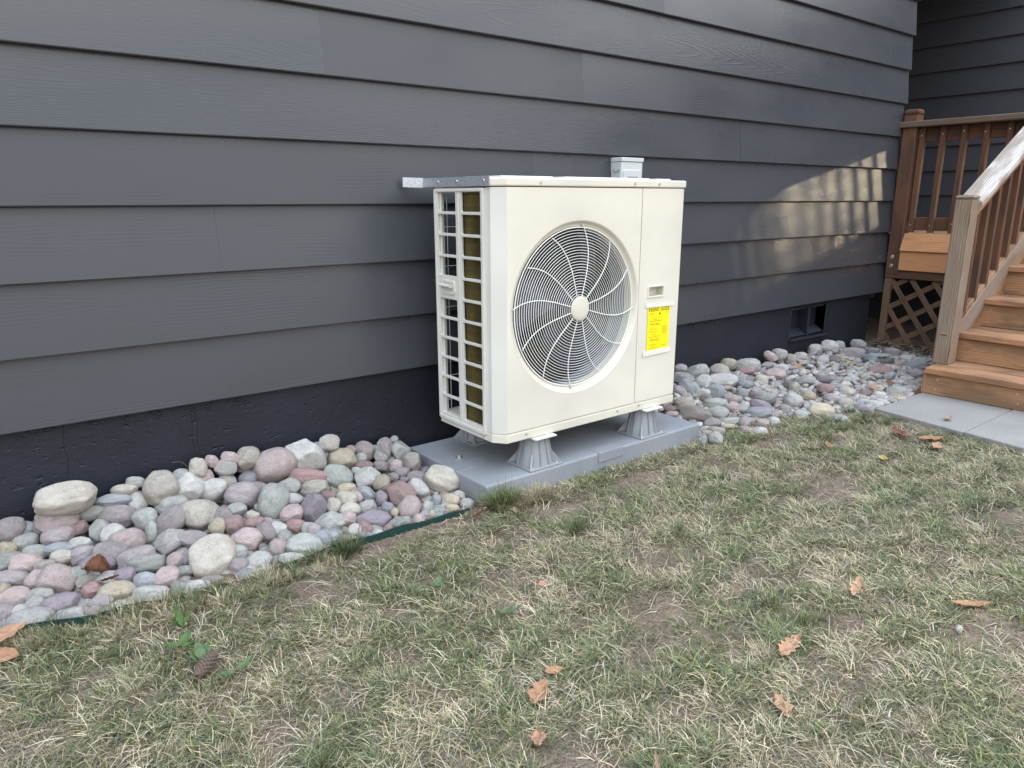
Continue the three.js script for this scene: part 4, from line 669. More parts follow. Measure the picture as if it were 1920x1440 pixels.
stone([1.021, .099, .171], [.105, .085, .08], [-0.40, -0.38, -0.22], 'green', 'large round greenish grey stone below the big yellowish cobble', false, 'left');
stone([1.146, .136, .022], [.047, .034, .034], [-0.36, -0.40, -0.21], 'pink', 'small oval pink stone above right of the big yellowish cobble', false, 'left');
stone([1.197, .124, .038], [.083, .069, .065], [-0.37, -0.42, -1.43], 'pink', 'round pink stone right of the big yellowish cobble', false, 'left');
stone([1.165, .111, .073], [.044, .041, .036], [-0.38, -0.41, -0.22], 'green', 'small round greenish grey stone right of the big yellowish cobble', false, 'left');
stone([1.253, .112, .021], [.036, .037, .031], [-0.37, -0.43, -0.21], 'green', 'small round greenish grey stone left of the round cream stone by the pad', false, 'left');
stone([1.288, .113, .04], [.09, .066, .066], [-0.37, -0.45, -1.26], 'mauve', 'angular mauve grey stone above left of the round cream stone by the pad', true, 'left');
stone([1.342, .093, .063], [.083, .072, .065], [-0.39, -0.47, 0.82], 'green', 'angular greenish grey stone above left of the round cream stone by the pad', true, 'left');
stone([1.34, .136, .02], [.038, .032, .029], [-0.36, -0.46, -0.21], 'white', 'small round whitish stone above left of the round cream stone by the pad', false, 'left');
stone([1.344, .077, .149], [.073, .07, .061], [-0.40, -0.48, -0.23], 'cream', 'round cream stone touching the left edge of the grey pad', false, 'left');
stone([1.265, .082, .167], [.054, .049, .044], [-0.40, -0.46, -0.23], 'pink', 'small round pink stone left of the round cream stone by the pad', false, 'left');
stone([1.21, .091, .146], [.059, .038, .04], [-0.40, -0.44, -0.23], 'mauve', 'small oval mauve grey stone left of the round cream stone by the pad', false, 'left');
stone([1.244, .101, .083], [.055, .039, .039], [-0.39, -0.44, -0.57], 'white', 'small oval whitish stone left of the round cream stone by the pad', false, 'left');
stone([1.152, .101, .125], [.069, .03, .038], [-0.39, -0.42, -0.22], 'red', 'flat brick red stone right of the big yellowish cobble', false, 'left');
stone([1.26, .072, .222], [.063, .043, .044], [-0.42, -0.46, -0.06], 'mauve', 'oval mauve grey stone below left of the round cream stone by the pad', false, 'left');
stone([1.293, .06, .27], [.067, .05, .049], [-0.43, -0.48, -0.42], 'mauve', 'oval mauve grey stone below the round cream stone by the pad', false, 'left');
stone([1.127, .084, .201], [.097, .067, .069], [-0.41, -0.42, -0.23], 'white', 'angular whitish stone below right of the big yellowish cobble', true, 'left');
stone([1.154, .07, .26], [.068, .056, .052], [-0.42, -0.43, 0.11], 'tan', 'round tan stone above left of the angular red stone', false, 'left');
stone([1.214, .072, .238], [.043, .033, .032], [-0.42, -0.45, -0.24], 'mauve', 'small oval mauve grey stone above the angular red stone', false, 'left');
stone([1.26, .048, .34], [.085, .061, .061], [-0.45, -0.48, -0.78], 'white', 'oval whitish stone right of the angular red stone', false, 'left');
stone([1.38, .043, .323], [.141, .1, .101], [-0.44, -0.51, -0.64], 'cream', 'big cream boulder resting against the corner of the grey pad', false, 'left');
stone([1.18, .049, .341], [.119, .083, .084], [-0.44, -0.45, -0.51], 'red', 'angular wine red stone with a broken dark face', true, 'left');
stone([1.066, .065, .303], [.074, .049, .051], [-0.43, -0.41, -0.50], 'blue', 'angular blue grey stone above the long purple stone', true, 'left');
stone([1.019, .081, .252], [.064, .036, .04], [-0.42, -0.39, -0.23], 'tan', 'flat tan stone below the big yellowish cobble', false, 'left');
stone([.99, .066, .306], [.072, .054, .053], [-0.43, -0.38, -0.23], 'cream', 'oval cream stone above left of the long purple stone', false, 'left');
stone([.94, .076, .267], [.054, .04, .039], [-0.42, -0.36, -0.23], 'red', 'small oval brick red stone above right of the square purple stone', false, 'left');
stone([1.102, .054, .352], [.041, .054, .04], [-0.44, -0.43, -0.25], 'purple', 'small round purple stone left of the angular red stone', false, 'left');
stone([1.025, .067, .308], [.05, .036, .036], [-0.43, -0.40, -0.93], 'pink', 'small oval pink stone above left of the long purple stone', false, 'left');
stone([1.162, .029, .445], [.086, .085, .073], [-0.47, -0.46, -0.26], 'pink', 'round pale pink stone near the green edging left of the pad', false, 'left');
stone([1.096, .04, .411], [.046, .037, .035], [-0.46, -0.43, -0.43], 'blue', 'small oval blue grey stone above right of the long purple stone', false, 'left');
stone([1.03, .049, .379], [.066, .043, .045], [-0.45, -0.41, 0.07], 'grey', 'oval grey stone above left of the long purple stone', false, 'left');
stone([1.023, .03, .444], [.117, .057, .069], [-0.47, -0.41, -0.34], 'purple', 'long flat purple stone in front of the square purple one', false, 'left');
stone([.972, .05, .368], [.071, .052, .051], [-0.45, -0.38, -0.24], 'cream', 'oval cream stone left of the long purple stone', false, 'left');
stone([.932, .062, .32], [.044, .041, .036], [-0.44, -0.36, 0.47], 'cream', 'small round cream stone above the pale blue oval stone', false, 'left');
stone([1.222, .025, .467], [.053, .041, .04], [-0.48, -0.48, 1.13], 'white', 'small oval whitish stone right of the round pink stone', false, 'left');
stone([1.275, .03, .441], [.045, .032, .032], [-0.47, -0.50, 1.13], 'blue', 'small oval blue grey stone below the big cream boulder against the pad', false, 'left');
stone([1.323, .024, .461], [.072, .047, .049], [-0.48, -0.52, -0.27], 'tan', 'oval tan stone below the big cream boulder against the pad', false, 'left');
stone([1.297, .018, .513], [.05, .032, .034], [-0.49, -0.52, -0.28], 'tan', 'small oval tan stone below the big cream boulder against the pad', false, 'left');
stone([1.359, .018, .517], [.05, .041, .038], [-0.49, -0.54, -0.29], 'white', 'small round whitish stone below right of the big cream boulder against the pad', false, 'left');
stone([1.368, .027, .451], [.047, .036, .035], [-0.47, -0.53, -0.62], 'cream', 'small oval cream stone below right of the big cream boulder against the pad', false, 'left');
stone([1.216, .018, .513], [.039, .026, .027], [-0.49, -0.49, 0.86], 'tan', 'small oval tan stone right of the round pink stone', false, 'left');
stone([1.241, .017, .521], [.058, .045, .043], [-0.50, -0.50, -1.15], 'green', 'small angular greenish grey stone right of the round pink stone', true, 'left');
stone([1.151, .017, .528], [.051, .04, .039], [-0.49, -0.47, 1.03], 'pink', 'small oval pink stone below right of the round pink stone', false, 'left');
stone([1.089, .016, .515], [.083, .047, .053], [-0.49, -0.45, -0.53], 'green', 'angular greenish grey stone below the round pink stone', true, 'left');
stone([.97, .023, .479], [.063, .045, .045], [-0.48, -0.40, -0.78], 'red', 'oval brick red stone below left of the long purple stone', false, 'left');
stone([.934, .024, .475], [.048, .047, .04], [-0.48, -0.38, -0.60], 'white', 'small round whitish stone below left of the long purple stone', false, 'left');
stone([1.032, .017, .523], [.047, .032, .033], [-0.49, -0.42, 0.78], 'red', 'small oval brick red stone below right of the long purple stone', false, 'left');
stone([1.034, .017, .53], [.034, .024, .024], [-0.50, -0.43, -0.27], 'pink', 'small oval pink stone below right of the long purple stone', false, 'left');
stone([.995, .018, .527], [.037, .023, .025], [-0.50, -0.42, -0.27], 'white', 'small oval whitish stone below right of the long purple stone', false, 'left');
stone([.955, .017, .519], [.054, .029, .033], [-0.50, -0.40, -0.27], 'blue', 'small flat blue grey stone below the long purple stone', false, 'left');
stone([.853, .022, .469], [.082, .054, .056], [-0.48, -0.35, -0.07], 'blue', 'pale blue oval stone close to the green edging', false, 'left');
stone([.814, .035, .417], [.056, .053, .047], [-0.46, -0.33, -0.24], 'mauve', 'small round mauve grey stone left of the pale blue oval stone', false, 'left');
stone([.945, .041, .407], [.056, .047, .044], [-0.46, -0.38, -0.24], 'pink', 'small round pink stone above right of the pale blue oval stone', false, 'left');
stone([.89, .018, .513], [.062, .034, .039], [-0.49, -0.37, -0.26], 'pink', 'flat pink stone right of the pale blue oval stone', false, 'left');
stone([1.105, .098, .158], [.042, .03, .03], [-0.40, -0.41, -0.22], 'white', 'small oval whitish stone below right of the big yellowish cobble', false, 'left');
stone([1.241, .065, .271], [.033, .024, .024], [-0.43, -0.46, -0.24], 'green', 'small oval greenish grey stone above the angular red stone', false, 'left');
stone([1.103, .032, .445], [.028, .03, .025], [-0.47, -0.44, -0.26], 'tan', 'small round tan stone left of the round pink stone', false, 'left');
stone([3.13, .179, .036], [.073, .048, .05], [-0.35, -0.87, -0.22], 'mauve', 'oval mauve grey stone left of the pale green oval stone', false, 'right');
stone([3.259, .147, .056], [.124, .07, .079], [-0.37, -0.89, 0.04], 'green', 'pale green oval stone just right of the heat pump base', false, 'right');
stone([3.443, .121, .064], [.115, .083, .083], [-0.38, -0.91, -0.23], 'cream', 'large oval cream stone right of the pale green oval stone', false, 'right');
stone([3.557, .146, .047], [.094, .063, .066], [-0.36, -0.93, -0.22], 'tan', 'oval tan stone right of the pale green oval stone', false, 'right');
stone([3.699, .117, .075], [.158, .087, .1], [-0.38, -0.95, -0.24], 'white', 'large flat whitish stone above the long blue grey stone', false, 'right');
stone([3.626, .107, .121], [.092, .048, .056], [-0.39, -0.95, -0.24], 'red', 'flat brick red stone above the long blue grey stone', false, 'right');
stone([3.111, .129, .071], [.12, .071, .078], [-0.37, -0.87, -0.23], 'green', 'large oval greenish grey stone below left of the pale green oval stone', false, 'right');
stone([3.196, .113, .144], [.094, .078, .073], [-0.39, -0.89, -0.25], 'white', 'round whitish stone below right of the pale green oval stone', false, 'right');
stone([3.036, .106, .169], [.117, .074, .079], [-0.40, -0.87, -0.77], 'blue', 'large oval blue grey stone below left of the pale green oval stone', false, 'right');
stone([3.329, .103, .176], [.163, .082, .098], [-0.40, -0.92, -0.25], 'white', 'large flat whitish stone right of the pale green oval stone', false, 'right');
stone([3.157, .088, .259], [.093, .076, .071], [-0.42, -0.90, -0.27], 'blue', 'round blue grey stone below right of the pale green oval stone', false, 'right');
stone([2.959, .104, .177], [.089, .051, .057], [-0.40, -0.86, -0.86], 'mauve', 'flat mauve grey stone below left of the pale green oval stone', false, 'right');
stone([3.071, .09, .242], [.075, .048, .051], [-0.41, -0.89, -0.26], 'white', 'oval whitish stone below the pale green oval stone', false, 'right');
stone([3.413, .088, .255], [.104, .055, .064], [-0.42, -0.94, -0.53], 'blue', 'flat blue grey stone above left of the long blue grey stone', false, 'right');
stone([3.288, .074, .334], [.068, .052, .05], [-0.43, -0.94, -0.28], 'blue', 'oval blue grey stone above left of the long blue grey stone', false, 'right');
stone([3.364, .068, .366], [.078, .057, .057], [-0.44, -0.95, 0.93], 'pink', 'oval pink stone above the long blue grey stone', false, 'right');
stone([3.362, .055, .429], [.116, .058, .07], [-0.46, -0.96, -0.30], 'green', 'large flat greenish grey stone above right of the long blue grey stone', false, 'right');
stone([3.749, .089, .232], [.127, .067, .078], [-0.41, -0.98, -0.26], 'pink', 'large flat pink stone above right of the long blue grey stone', false, 'right');
stone([3.907, .092, .176], [.089, .049, .056], [-0.40, -0.99, -0.25], 'white', 'flat whitish stone above right of the long blue grey stone', false, 'right');
stone([3.993, .133, .045], [.091, .052, .058], [-0.37, -0.98, -0.66], 'pink', 'flat pink stone above the long blue grey stone', false, 'right');
stone([4.087, .135, .048], [.096, .067, .068], [-0.37, -0.99, -0.23], 'white', 'oval whitish stone above the long blue grey stone', false, 'right');
stone([4.171, .097, .074], [.077, .063, .059], [-0.39, -1.00, -0.24], 'cream', 'round cream stone above left of the big tan stone at the lawn', false, 'right');
stone([4.304, .095, .068], [.082, .053, .056], [-0.39, -1.02, -0.24], 'cream', 'oval cream stone above the big tan stone at the lawn', false, 'right');
stone([4.512, .109, .046], [.088, .071, .067], [-0.38, -1.04, -0.23], 'white', 'round whitish stone above the big tan stone at the lawn', false, 'right');
stone([4.681, .11, .058], [.113, .082, .082], [-0.38, -1.05, -0.49], 'white', 'large oval whitish stone above left of the flat maroon stone', false, 'right');
stone([4.85, .096, .038], [.071, .06, .056], [-0.38, -1.06, -0.23], 'white', 'round whitish stone above left of the flat maroon stone', false, 'right');
stone([5.087, .075, .053], [.103, .07, .073], [-0.39, -1.09, -0.24], 'white', 'oval whitish stone above left of the flat maroon stone', false, 'right');
stone([4.761, .073, .178], [.158, .075, .093], [-0.41, -1.08, -0.26], 'mauve', 'large flat mauve grey stone above left of the flat maroon stone', false, 'right');
stone([4.448, .076, .221], [.074, .068, .06], [-0.41, -1.05, -0.26], 'brown', 'round brown stone left of the flat maroon stone', false, 'right');
stone([4.364, .082, .185], [.083, .064, .062], [-0.41, -1.04, -0.78], 'white', 'oval whitish stone above the big tan stone at the lawn', false, 'right');
stone([4.788, .056, .345], [.184, .078, .102], [-0.44, -1.10, -0.29], 'blue', 'large flat blue grey stone above the flat maroon stone', false, 'right');
stone([5.047, .055, .172], [.099, .044, .056], [-0.41, -1.10, -0.26], 'blue', 'flat blue grey stone above the flat maroon stone', false, 'right');
stone([5.13, .044, .27], [.113, .067, .074], [-0.43, -1.12, -0.28], 'mauve', 'large oval mauve grey stone above right of the flat maroon stone', false, 'right');
stone([4.867, .036, .552], [.14, .082, .091], [-0.49, -1.14, -0.24], 'blue', 'smooth blue grey stone lying beside the bottom wooden step', false, 'right');
stone([4.484, .048, .498], [.159, .073, .091], [-0.47, -1.10, -0.32], 'red', 'flat maroon stone lying left of the wooden stairs', false, 'right');
stone([4.442, .041, .579], [.07, .049, .05], [-0.49, -1.11, 0.19], 'blue', 'oval blue grey stone below right of the flat maroon stone', false, 'right');
stone([4.659, .034, .638], [.097, .052, .061], [-0.51, -1.13, -0.35], 'mauve', 'flat mauve grey stone below the blue stone near the bottom step', false, 'right');
stone([4.996, .042, .427], [.087, .056, .059], [-0.46, -1.13, -0.30], 'white', 'oval whitish stone above left of the blue stone near the bottom step', false, 'right');
stone([3.469, .039, .529], [.1, .079, .075], [-0.48, -0.99, -0.59], 'white', 'oval whitish stone left of the big tan stone at the lawn', false, 'right');
stone([3.615, .047, .529], [.08, .053, .055], [-0.48, -1.01, -0.50], 'tan', 'oval tan stone above left of the big tan stone at the lawn', false, 'right');
stone([3.487, .013, .684], [.127, .084, .088], [-0.53, -1.02, -0.57], 'tan', 'big tan stone at the lawn edge left of the concrete path', false, 'right');
stone([3.442, .013, .798], [.089, .044, .053], [-0.56, -1.03, -0.39], 'green', 'flat greenish grey stone right of the big tan stone at the lawn', false, 'right');
stone([3.159, .028, .522], [.152, .063, .083], [-0.49, -0.95, -0.32], 'blue', 'long blue grey stone near the grass right of the pad', false, 'right');
stone([2.824, .051, .39], [.155, .071, .089], [-0.45, -0.87, -0.38], 'brown', 'dark brown flat stone just behind the right pad corner', false, 'right');
stone([2.964, .044, .421], [.109, .065, .072], [-0.46, -0.90, -0.48], 'white', 'large oval whitish stone right of the dark brown stone by the pad', false, 'right');
stone([3.035, .063, .348], [.127, .056, .072], [-0.44, -0.90, -0.29], 'green', 'large flat greenish grey stone above right of the dark brown stone by the pad', false, 'right');
stone([2.866, .078, .284], [.103, .066, .07], [-0.42, -0.86, -0.10], 'cream', 'oval cream stone above left of the dark brown stone by the pad', false, 'right');
stone([2.737, .076, .294], [.058, .036, .039], [-0.43, -0.84, -0.27], 'red', 'small oval brick red stone left of the dark brown stone by the pad', false, 'right');
stone([2.698, .067, .338], [.059, .031, .036], [-0.44, -0.84, -0.28], 'pink', 'small flat pink stone left of the dark brown stone by the pad', false, 'right');
stone([2.833, .03, .484], [.086, .048, .055], [-0.48, -0.89, -0.23], 'mauve', 'flat mauve grey stone below right of the dark brown stone by the pad', false, 'right');
stone([2.933, .024, .508], [.099, .041, .055], [-0.49, -0.91, -0.11], 'green', 'flat greenish grey stone left of the long blue grey stone', false, 'right');
stone([2.88, .018, .538], [.076, .026, .038], [-0.49, -0.90, -0.24], 'tan', 'flat tan stone below left of the long blue grey stone', false, 'right');
stone([2.786, .016, .543], [.085, .039, .049], [-0.50, -0.89, -0.33], 'cream', 'flat cream stone below right of the dark brown stone by the pad', false, 'right');
stone([2.997, .015, .551], [.059, .049, .046], [-0.50, -0.92, 0.37], 'pink', 'small round pink stone below left of the long blue grey stone', false, 'right');
stone([3.075, .013, .605], [.068, .04, .045], [-0.51, -0.95, -0.43], 'pink', 'flat pink stone below right of the long blue grey stone', false, 'right');
stone([2.952, .013, .674], [.067, .039, .043], [-0.53, -0.94, -0.27], 'white', 'flat whitish stone below the long blue grey stone', false, 'right');
stone([3.139, .013, .626], [.06, .048, .046], [-0.52, -0.96, -0.35], 'white', 'small round whitish stone below right of the long blue grey stone', false, 'right');
stone([3.329, .028, .569], [.062, .053, .049], [-0.50, -0.98, -0.33], 'green', 'round greenish grey stone right of the long blue grey stone', false, 'right');
stone([3.34, .013, .653], [.075, .052, .053], [-0.52, -0.99, -0.53], 'white', 'oval whitish stone right of the long blue grey stone', false, 'right');
stone([3.256, .043, .473], [.105, .052, .063], [-0.47, -0.95, -0.49], 'purple', 'large flat purple stone above the long blue grey stone', false, 'right');
stone([3.112, .044, .45], [.076, .032, .042], [-0.47, -0.93, -0.31], 'green', 'flat greenish grey stone right of the dark brown stone by the pad', false, 'right');
stone([3.091, .052, .415], [.067, .05, .049], [-0.46, -0.92, -0.30], 'pink', 'oval pink stone left of the long blue grey stone', false, 'right');
stone([3.168, .066, .358], [.098, .052, .061], [-0.44, -0.92, -0.29], 'pink', 'flat pink stone above left of the long blue grey stone', false, 'right');
stone([3.669, .072, .376], [.056, .049, .045], [-0.44, -0.99, -0.29], 'brown', 'small round brown stone above right of the long blue grey stone', false, 'right');
stone([3.65, .063, .426], [.071, .054, .052], [-0.46, -1.00, 0.92], 'cream', 'oval cream stone above left of the big tan stone at the lawn', false, 'right');
stone([3.839, .069, .386], [.091, .049, .056], [-0.45, -1.02, -0.29], 'white', 'flat whitish stone above left of the big tan stone at the lawn', false, 'right');
stone([4.006, .06, .428], [.136, .041, .063], [-0.46, -1.04, -0.21], 'purple', 'large flat purple stone above the big tan stone at the lawn', false, 'right');
stone([4.027, .055, .467], [.074, .041, .047], [-0.47, -1.05, -0.13], 'green', 'flat greenish grey stone above right of the big tan stone at the lawn', false, 'right');
stone([3.82, .053, .514], [.097, .048, .058], [-0.48, -1.03, -0.32], 'red', 'flat brick red stone above the big tan stone at the lawn', false, 'right');
stone([4, .026, .734], [.07, .045, .048], [-0.54, -1.09, -0.37], 'white', 'oval whitish stone below the flat maroon stone', false, 'right');
stone([4.166, .024, .752], [.106, .058, .067], [-0.54, -1.11, -0.37], 'green', 'large flat greenish grey stone below right of the flat maroon stone', false, 'right');
stone([3.69, .026, .704], [.084, .059, .06], [-0.53, -1.05, -0.36], 'cream', 'oval cream stone right of the big tan stone at the lawn', false, 'right');
stone([3.699, .017, .778], [.075, .044, .049], [-0.55, -1.06, -0.38], 'purple', 'oval purple stone right of the big tan stone at the lawn', false, 'right');
stone([3.813, .017, .798], [.092, .053, .059], [-0.56, -1.08, -0.39], 'white', 'flat whitish stone below the flat maroon stone', false, 'right');
stone([4.039, .015, .832], [.078, .035, .044], [-0.57, -1.11, -0.48], 'tan', 'flat tan stone below right of the flat maroon stone', false, 'right');
stone([4.118, .033, .672], [.057, .04, .04], [-0.52, -1.09, -0.35], 'cream', 'small oval cream stone below the flat maroon stone', false, 'right');
stone([3.689, .036, .632], [.101, .055, .064], [-0.51, -1.04, -0.52], 'mauve', 'flat mauve grey stone above right of the big tan stone at the lawn', false, 'right');
stone([2.917, .013, .619], [.075, .036, .044], [-0.51, -0.92, -0.52], 'pink', 'flat pink stone below left of the long blue grey stone', false, 'right');
stone([3.584, .087, .256], [.074, .057, .055], [-0.42, -0.96, -0.27], 'cream', 'oval cream stone above the long blue grey stone', false, 'right');
stone([3.041, .08, .285], [.06, .041, .042], [-0.42, -0.89, -0.27], 'brown', 'small oval brown stone above right of the dark brown stone by the pad', false, 'right');
stone([3.882, .041, .609], [.079, .047, .052], [-0.50, -1.06, -0.34], 'cream', 'oval cream stone above right of the big tan stone at the lawn', false, 'right');
stone([3.994, .034, .665], [.071, .044, .048], [-0.52, -1.08, -0.35], 'pink', 'oval pink stone below left of the flat maroon stone', false, 'right');
stone([4.054, .021, .776], [.047, .035, .035], [-0.55, -1.10, -0.38], 'pink', 'small oval pink stone below right of the flat maroon stone', false, 'right');
{ // two stones that strayed onto the lawn, and a white pebble
  const a = stone([2.66, 0.028, 0.635], [0.075, 0.058, 0.055], [-0.35, 0.4, -0.5], 'white', 'lone whitish stone on the grass off the right front pad corner', false, 'right'); delete a.userData.group;
  const b = stone([2.615, 0.02, 0.60], [0.045, 0.038, 0.036], [-0.35, 0.2, 0.1], 'blue', 'small blue grey stone between the pad corner and the lone whitish stone', false, 'right'); delete b.userData.group;
  const c = stone([1.912, 0.02, 1.948], [0.022, 0.017, 0.016], [0, 0.4, 0.2], 'white', 'tiny white pebble alone in the dry lawn at right', false, 'right'); delete c.userData.group; c.userData.category = 'pebble';
}
{ // the smaller stones packed below and between
  const small = []; for (let i = 0; i < 5; i++) small.push(stoneGeo(i + 60, i === 4, 5));
  const kinds = Object.values(stoneColor), weights = [14, 18, 14, 14, 5, 16, 12, 8, 8, 8, 3], bag = kinds.flatMap((c, i) => Array(weights[i]).fill(c));
  const heap = new THREE.Group(); heap.name = 'river_pebbles'; heap.userData = { kind: 'stuff' }; scene.add(heap);
  const lots = small.map(() => []);
  const lay = (x, z, top, s) => { const w = s * rr(0.85, 1.5), h = s * rr(0.5, 0.75), d = s * rr(0.75, 1.1); lots[Math.floor(rnd() * 5)].push([new THREE.Matrix4().compose(new THREE.Vector3(x, Math.max(top - h * 0.45, h * 0.2), z), new THREE.Quaternion().setFromEuler(new THREE.Euler(rr(-0.45, 0.45), rr(0, 6.3), rr(-0.45, 0.45))), new THREE.Vector3(w, h, d)), pick(bag).map((c, k) => mix(c, [0.42, 0.395, 0.375][k], 0.45)), rr(0.7, 1.1)]); };
  for (let i = 0; i < 1500; i++) { const x = rr(-0.9, 1.41), s = rr(0.022, 0.055), zm = x > 1.36 ? 0.5 : edgeZ(x) - s * 0.7, z = rr(s * 0.6, zm); lay(x, z, heapLeft(x, z) - (x > -0.1 ? rr(0.022, 0.05) : 0), s); }
  for (let i = 0; i < 2900; i++) {
    const x = rr(2.65, 5.47), near = x < 3.4, s = near ? rr(0.026, 0.06) : rr(0.026, 0.066), zm = bedZ(x) - s * 0.7, z = rr(s * 0.6, zm); if (x > 4.2 && z > 0.835 - s) continue; lay(x, z, heapRight(x, z) - (rnd() < 0.16 ? rr(-0.004, 0.006) : rr(0.012, 0.04)), s);
  }
  lots.forEach((lot, i) => {
    const m = new THREE.InstancedMesh(small[i], std({ map: stoneMaps[i % 4], roughness: 0.85, bumpMap: stoneMaps[(i + 2) % 4], bumpScale: 0.002 }), lot.length); m.name = 'pebbles'; m.userData.kind = 'stuff';
    lot.forEach(([q, c, j], n) => { m.setMatrixAt(n, q); m.setColorAt(n, rgb(c[0] * j, c[1] * j, c[2] * j)); }); shade(m); heap.add(m);
  });
  // the grit the stones lie on
  for (const [x0, x1, f, zf] of [[-0.9, 1.41, heapLeft, edgeZ], [2.645, 5.46, heapRight, (x) => (x > 4.2 ? 0.84 : bedZ(x))]]) {
    const g = new THREE.PlaneGeometry(1, 1, 80, 14), p = g.attributes.position;
    for (let i = 0; i < p.count; i++) { const x = mix(x0, x1, p.getX(i) + 0.5), z = mix(0.0, zf(x) - 0.02, 0.5 - p.getY(i)); p.setXYZ(i, x, Math.max(f(x, z) - 0.06, 0.01), z); }
    g.computeVertexNormals(); const uv = g.attributes.uv; for (let i = 0; i < uv.count; i++) uv.setXY(i, p.getX(i), p.getZ(i)); structure('stone_bed', g, M.litter);
  }
}
// ---------------------------------------------------------------- lawn
const bareSpots = [[0.92, 0.60, 0.34, 0.065], [1.20, 0.62, 0.22, 0.06], [1.60, 0.74, 0.16, 0.09], [1.08, 1.12, 0.10, 0.06], [1.42, 1.42, 0.14, 0.09], [2.15, 0.72, 0.5, 0.07], [2.55, 1.25, 0.25, 0.14], [1.72, 1.75, 0.12, 0.08], [2.0, 1.98, 0.18, 0.08], [0.42, 1.22, 0.10, 0.07], [0.55, 0.98, 0.10, 0.06], [1.62, 1.22, 0.16, 0.1], [0.62, 0.62, 0.16, 0.04], [1.5, 1.9, 0.1, 0.06], [2.9, 0.8, 0.2, 0.08]];
const bare = (x, z) => { let b = smooth(fbm(x * 2.6, z * 2.6, 21, 3), 0.10, 0.30) * 0.85; const wx = 0.07 * fbm(x * 9, z * 9, 51, 3), wz = 0.06 * fbm(x * 9, z * 9, 57, 3); for (const [cx, cz, a, c] of bareSpots) b = Math.max(b, 0.94 - 0.94 * smooth(Math.hypot((x - cx + wx) / a, (z - cz + wz) / c), 0.35, 1.3)); return b; };
const onLawn = (x, z) => z > (x < 1.40 ? edgeZ(x) + 0.008 : x < 2.64 ? 0.567 : x < 3.62 ? bedZ(x) - 0.02 : 0.84) && (z < 0.86 || x < pathX(z) - 0.004) && !(x > 3.72 && z < 3.2);
function blades(n, spread, len, wid, lean, curl, tint) {
  const P = [], C = [], I = [];
  for (let b = 0; b < n; b++) {
    const a = rr(0, 6.283), r = spread * Math.sqrt(rnd()), x = r * Math.cos(a), z = r * Math.sin(a), dir = a + rr(-1.3, 1.3), L = len * rr(0.5, 1.25), w = wid * rr(0.7, 1.3), tilt = rr(lean[0], lean[1]), k = rr(curl[0], curl[1]) * (rnd() < 0.5 ? -1 : 1), side = rr(-1.1, 1.1), c = tint(), seg = 3, at = P.length / 3;
    let px = x, py = -0.004, pz = z, el = Math.PI / 2 - tilt, az = dir;
    for (let s = 0; s <= seg; s++) {
      const t = s / seg, ww = w * (1 - t * t * 0.85) * 0.5, sx = -Math.sin(az) * ww, sz = Math.cos(az) * ww, rootShade = 0.72 + 0.28 * t;  // blade colour darkened toward the root: shade put into the colour for depth
      P.push(px - sx, py, pz - sz, px + sx, py + 0.0003, pz + sz); C.push(c[0] * rootShade, c[1] * rootShade, c[2] * rootShade, c[0] * rootShade, c[1] * rootShade, c[2] * rootShade);
      const st = L / seg; px += Math.cos(az) * Math.cos(el) * st; pz += Math.sin(az) * Math.cos(el) * st; py = Math.max(py + Math.sin(el) * st, 0.0015); el -= Math.abs(k) / seg; az += side / seg;
      if (s < seg) { const q = at + s * 2; I.push(q, q + 1, q + 2, q + 1, q + 3, q + 2); }
    }
  }
  const g = new THREE.BufferGeometry(); g.setAttribute('position', new THREE.Float32BufferAttribute(P, 3)); g.setAttribute('color', new THREE.Float32BufferAttribute(C, 3)); g.setIndex(I); g.computeVertexNormals(); return g;
}
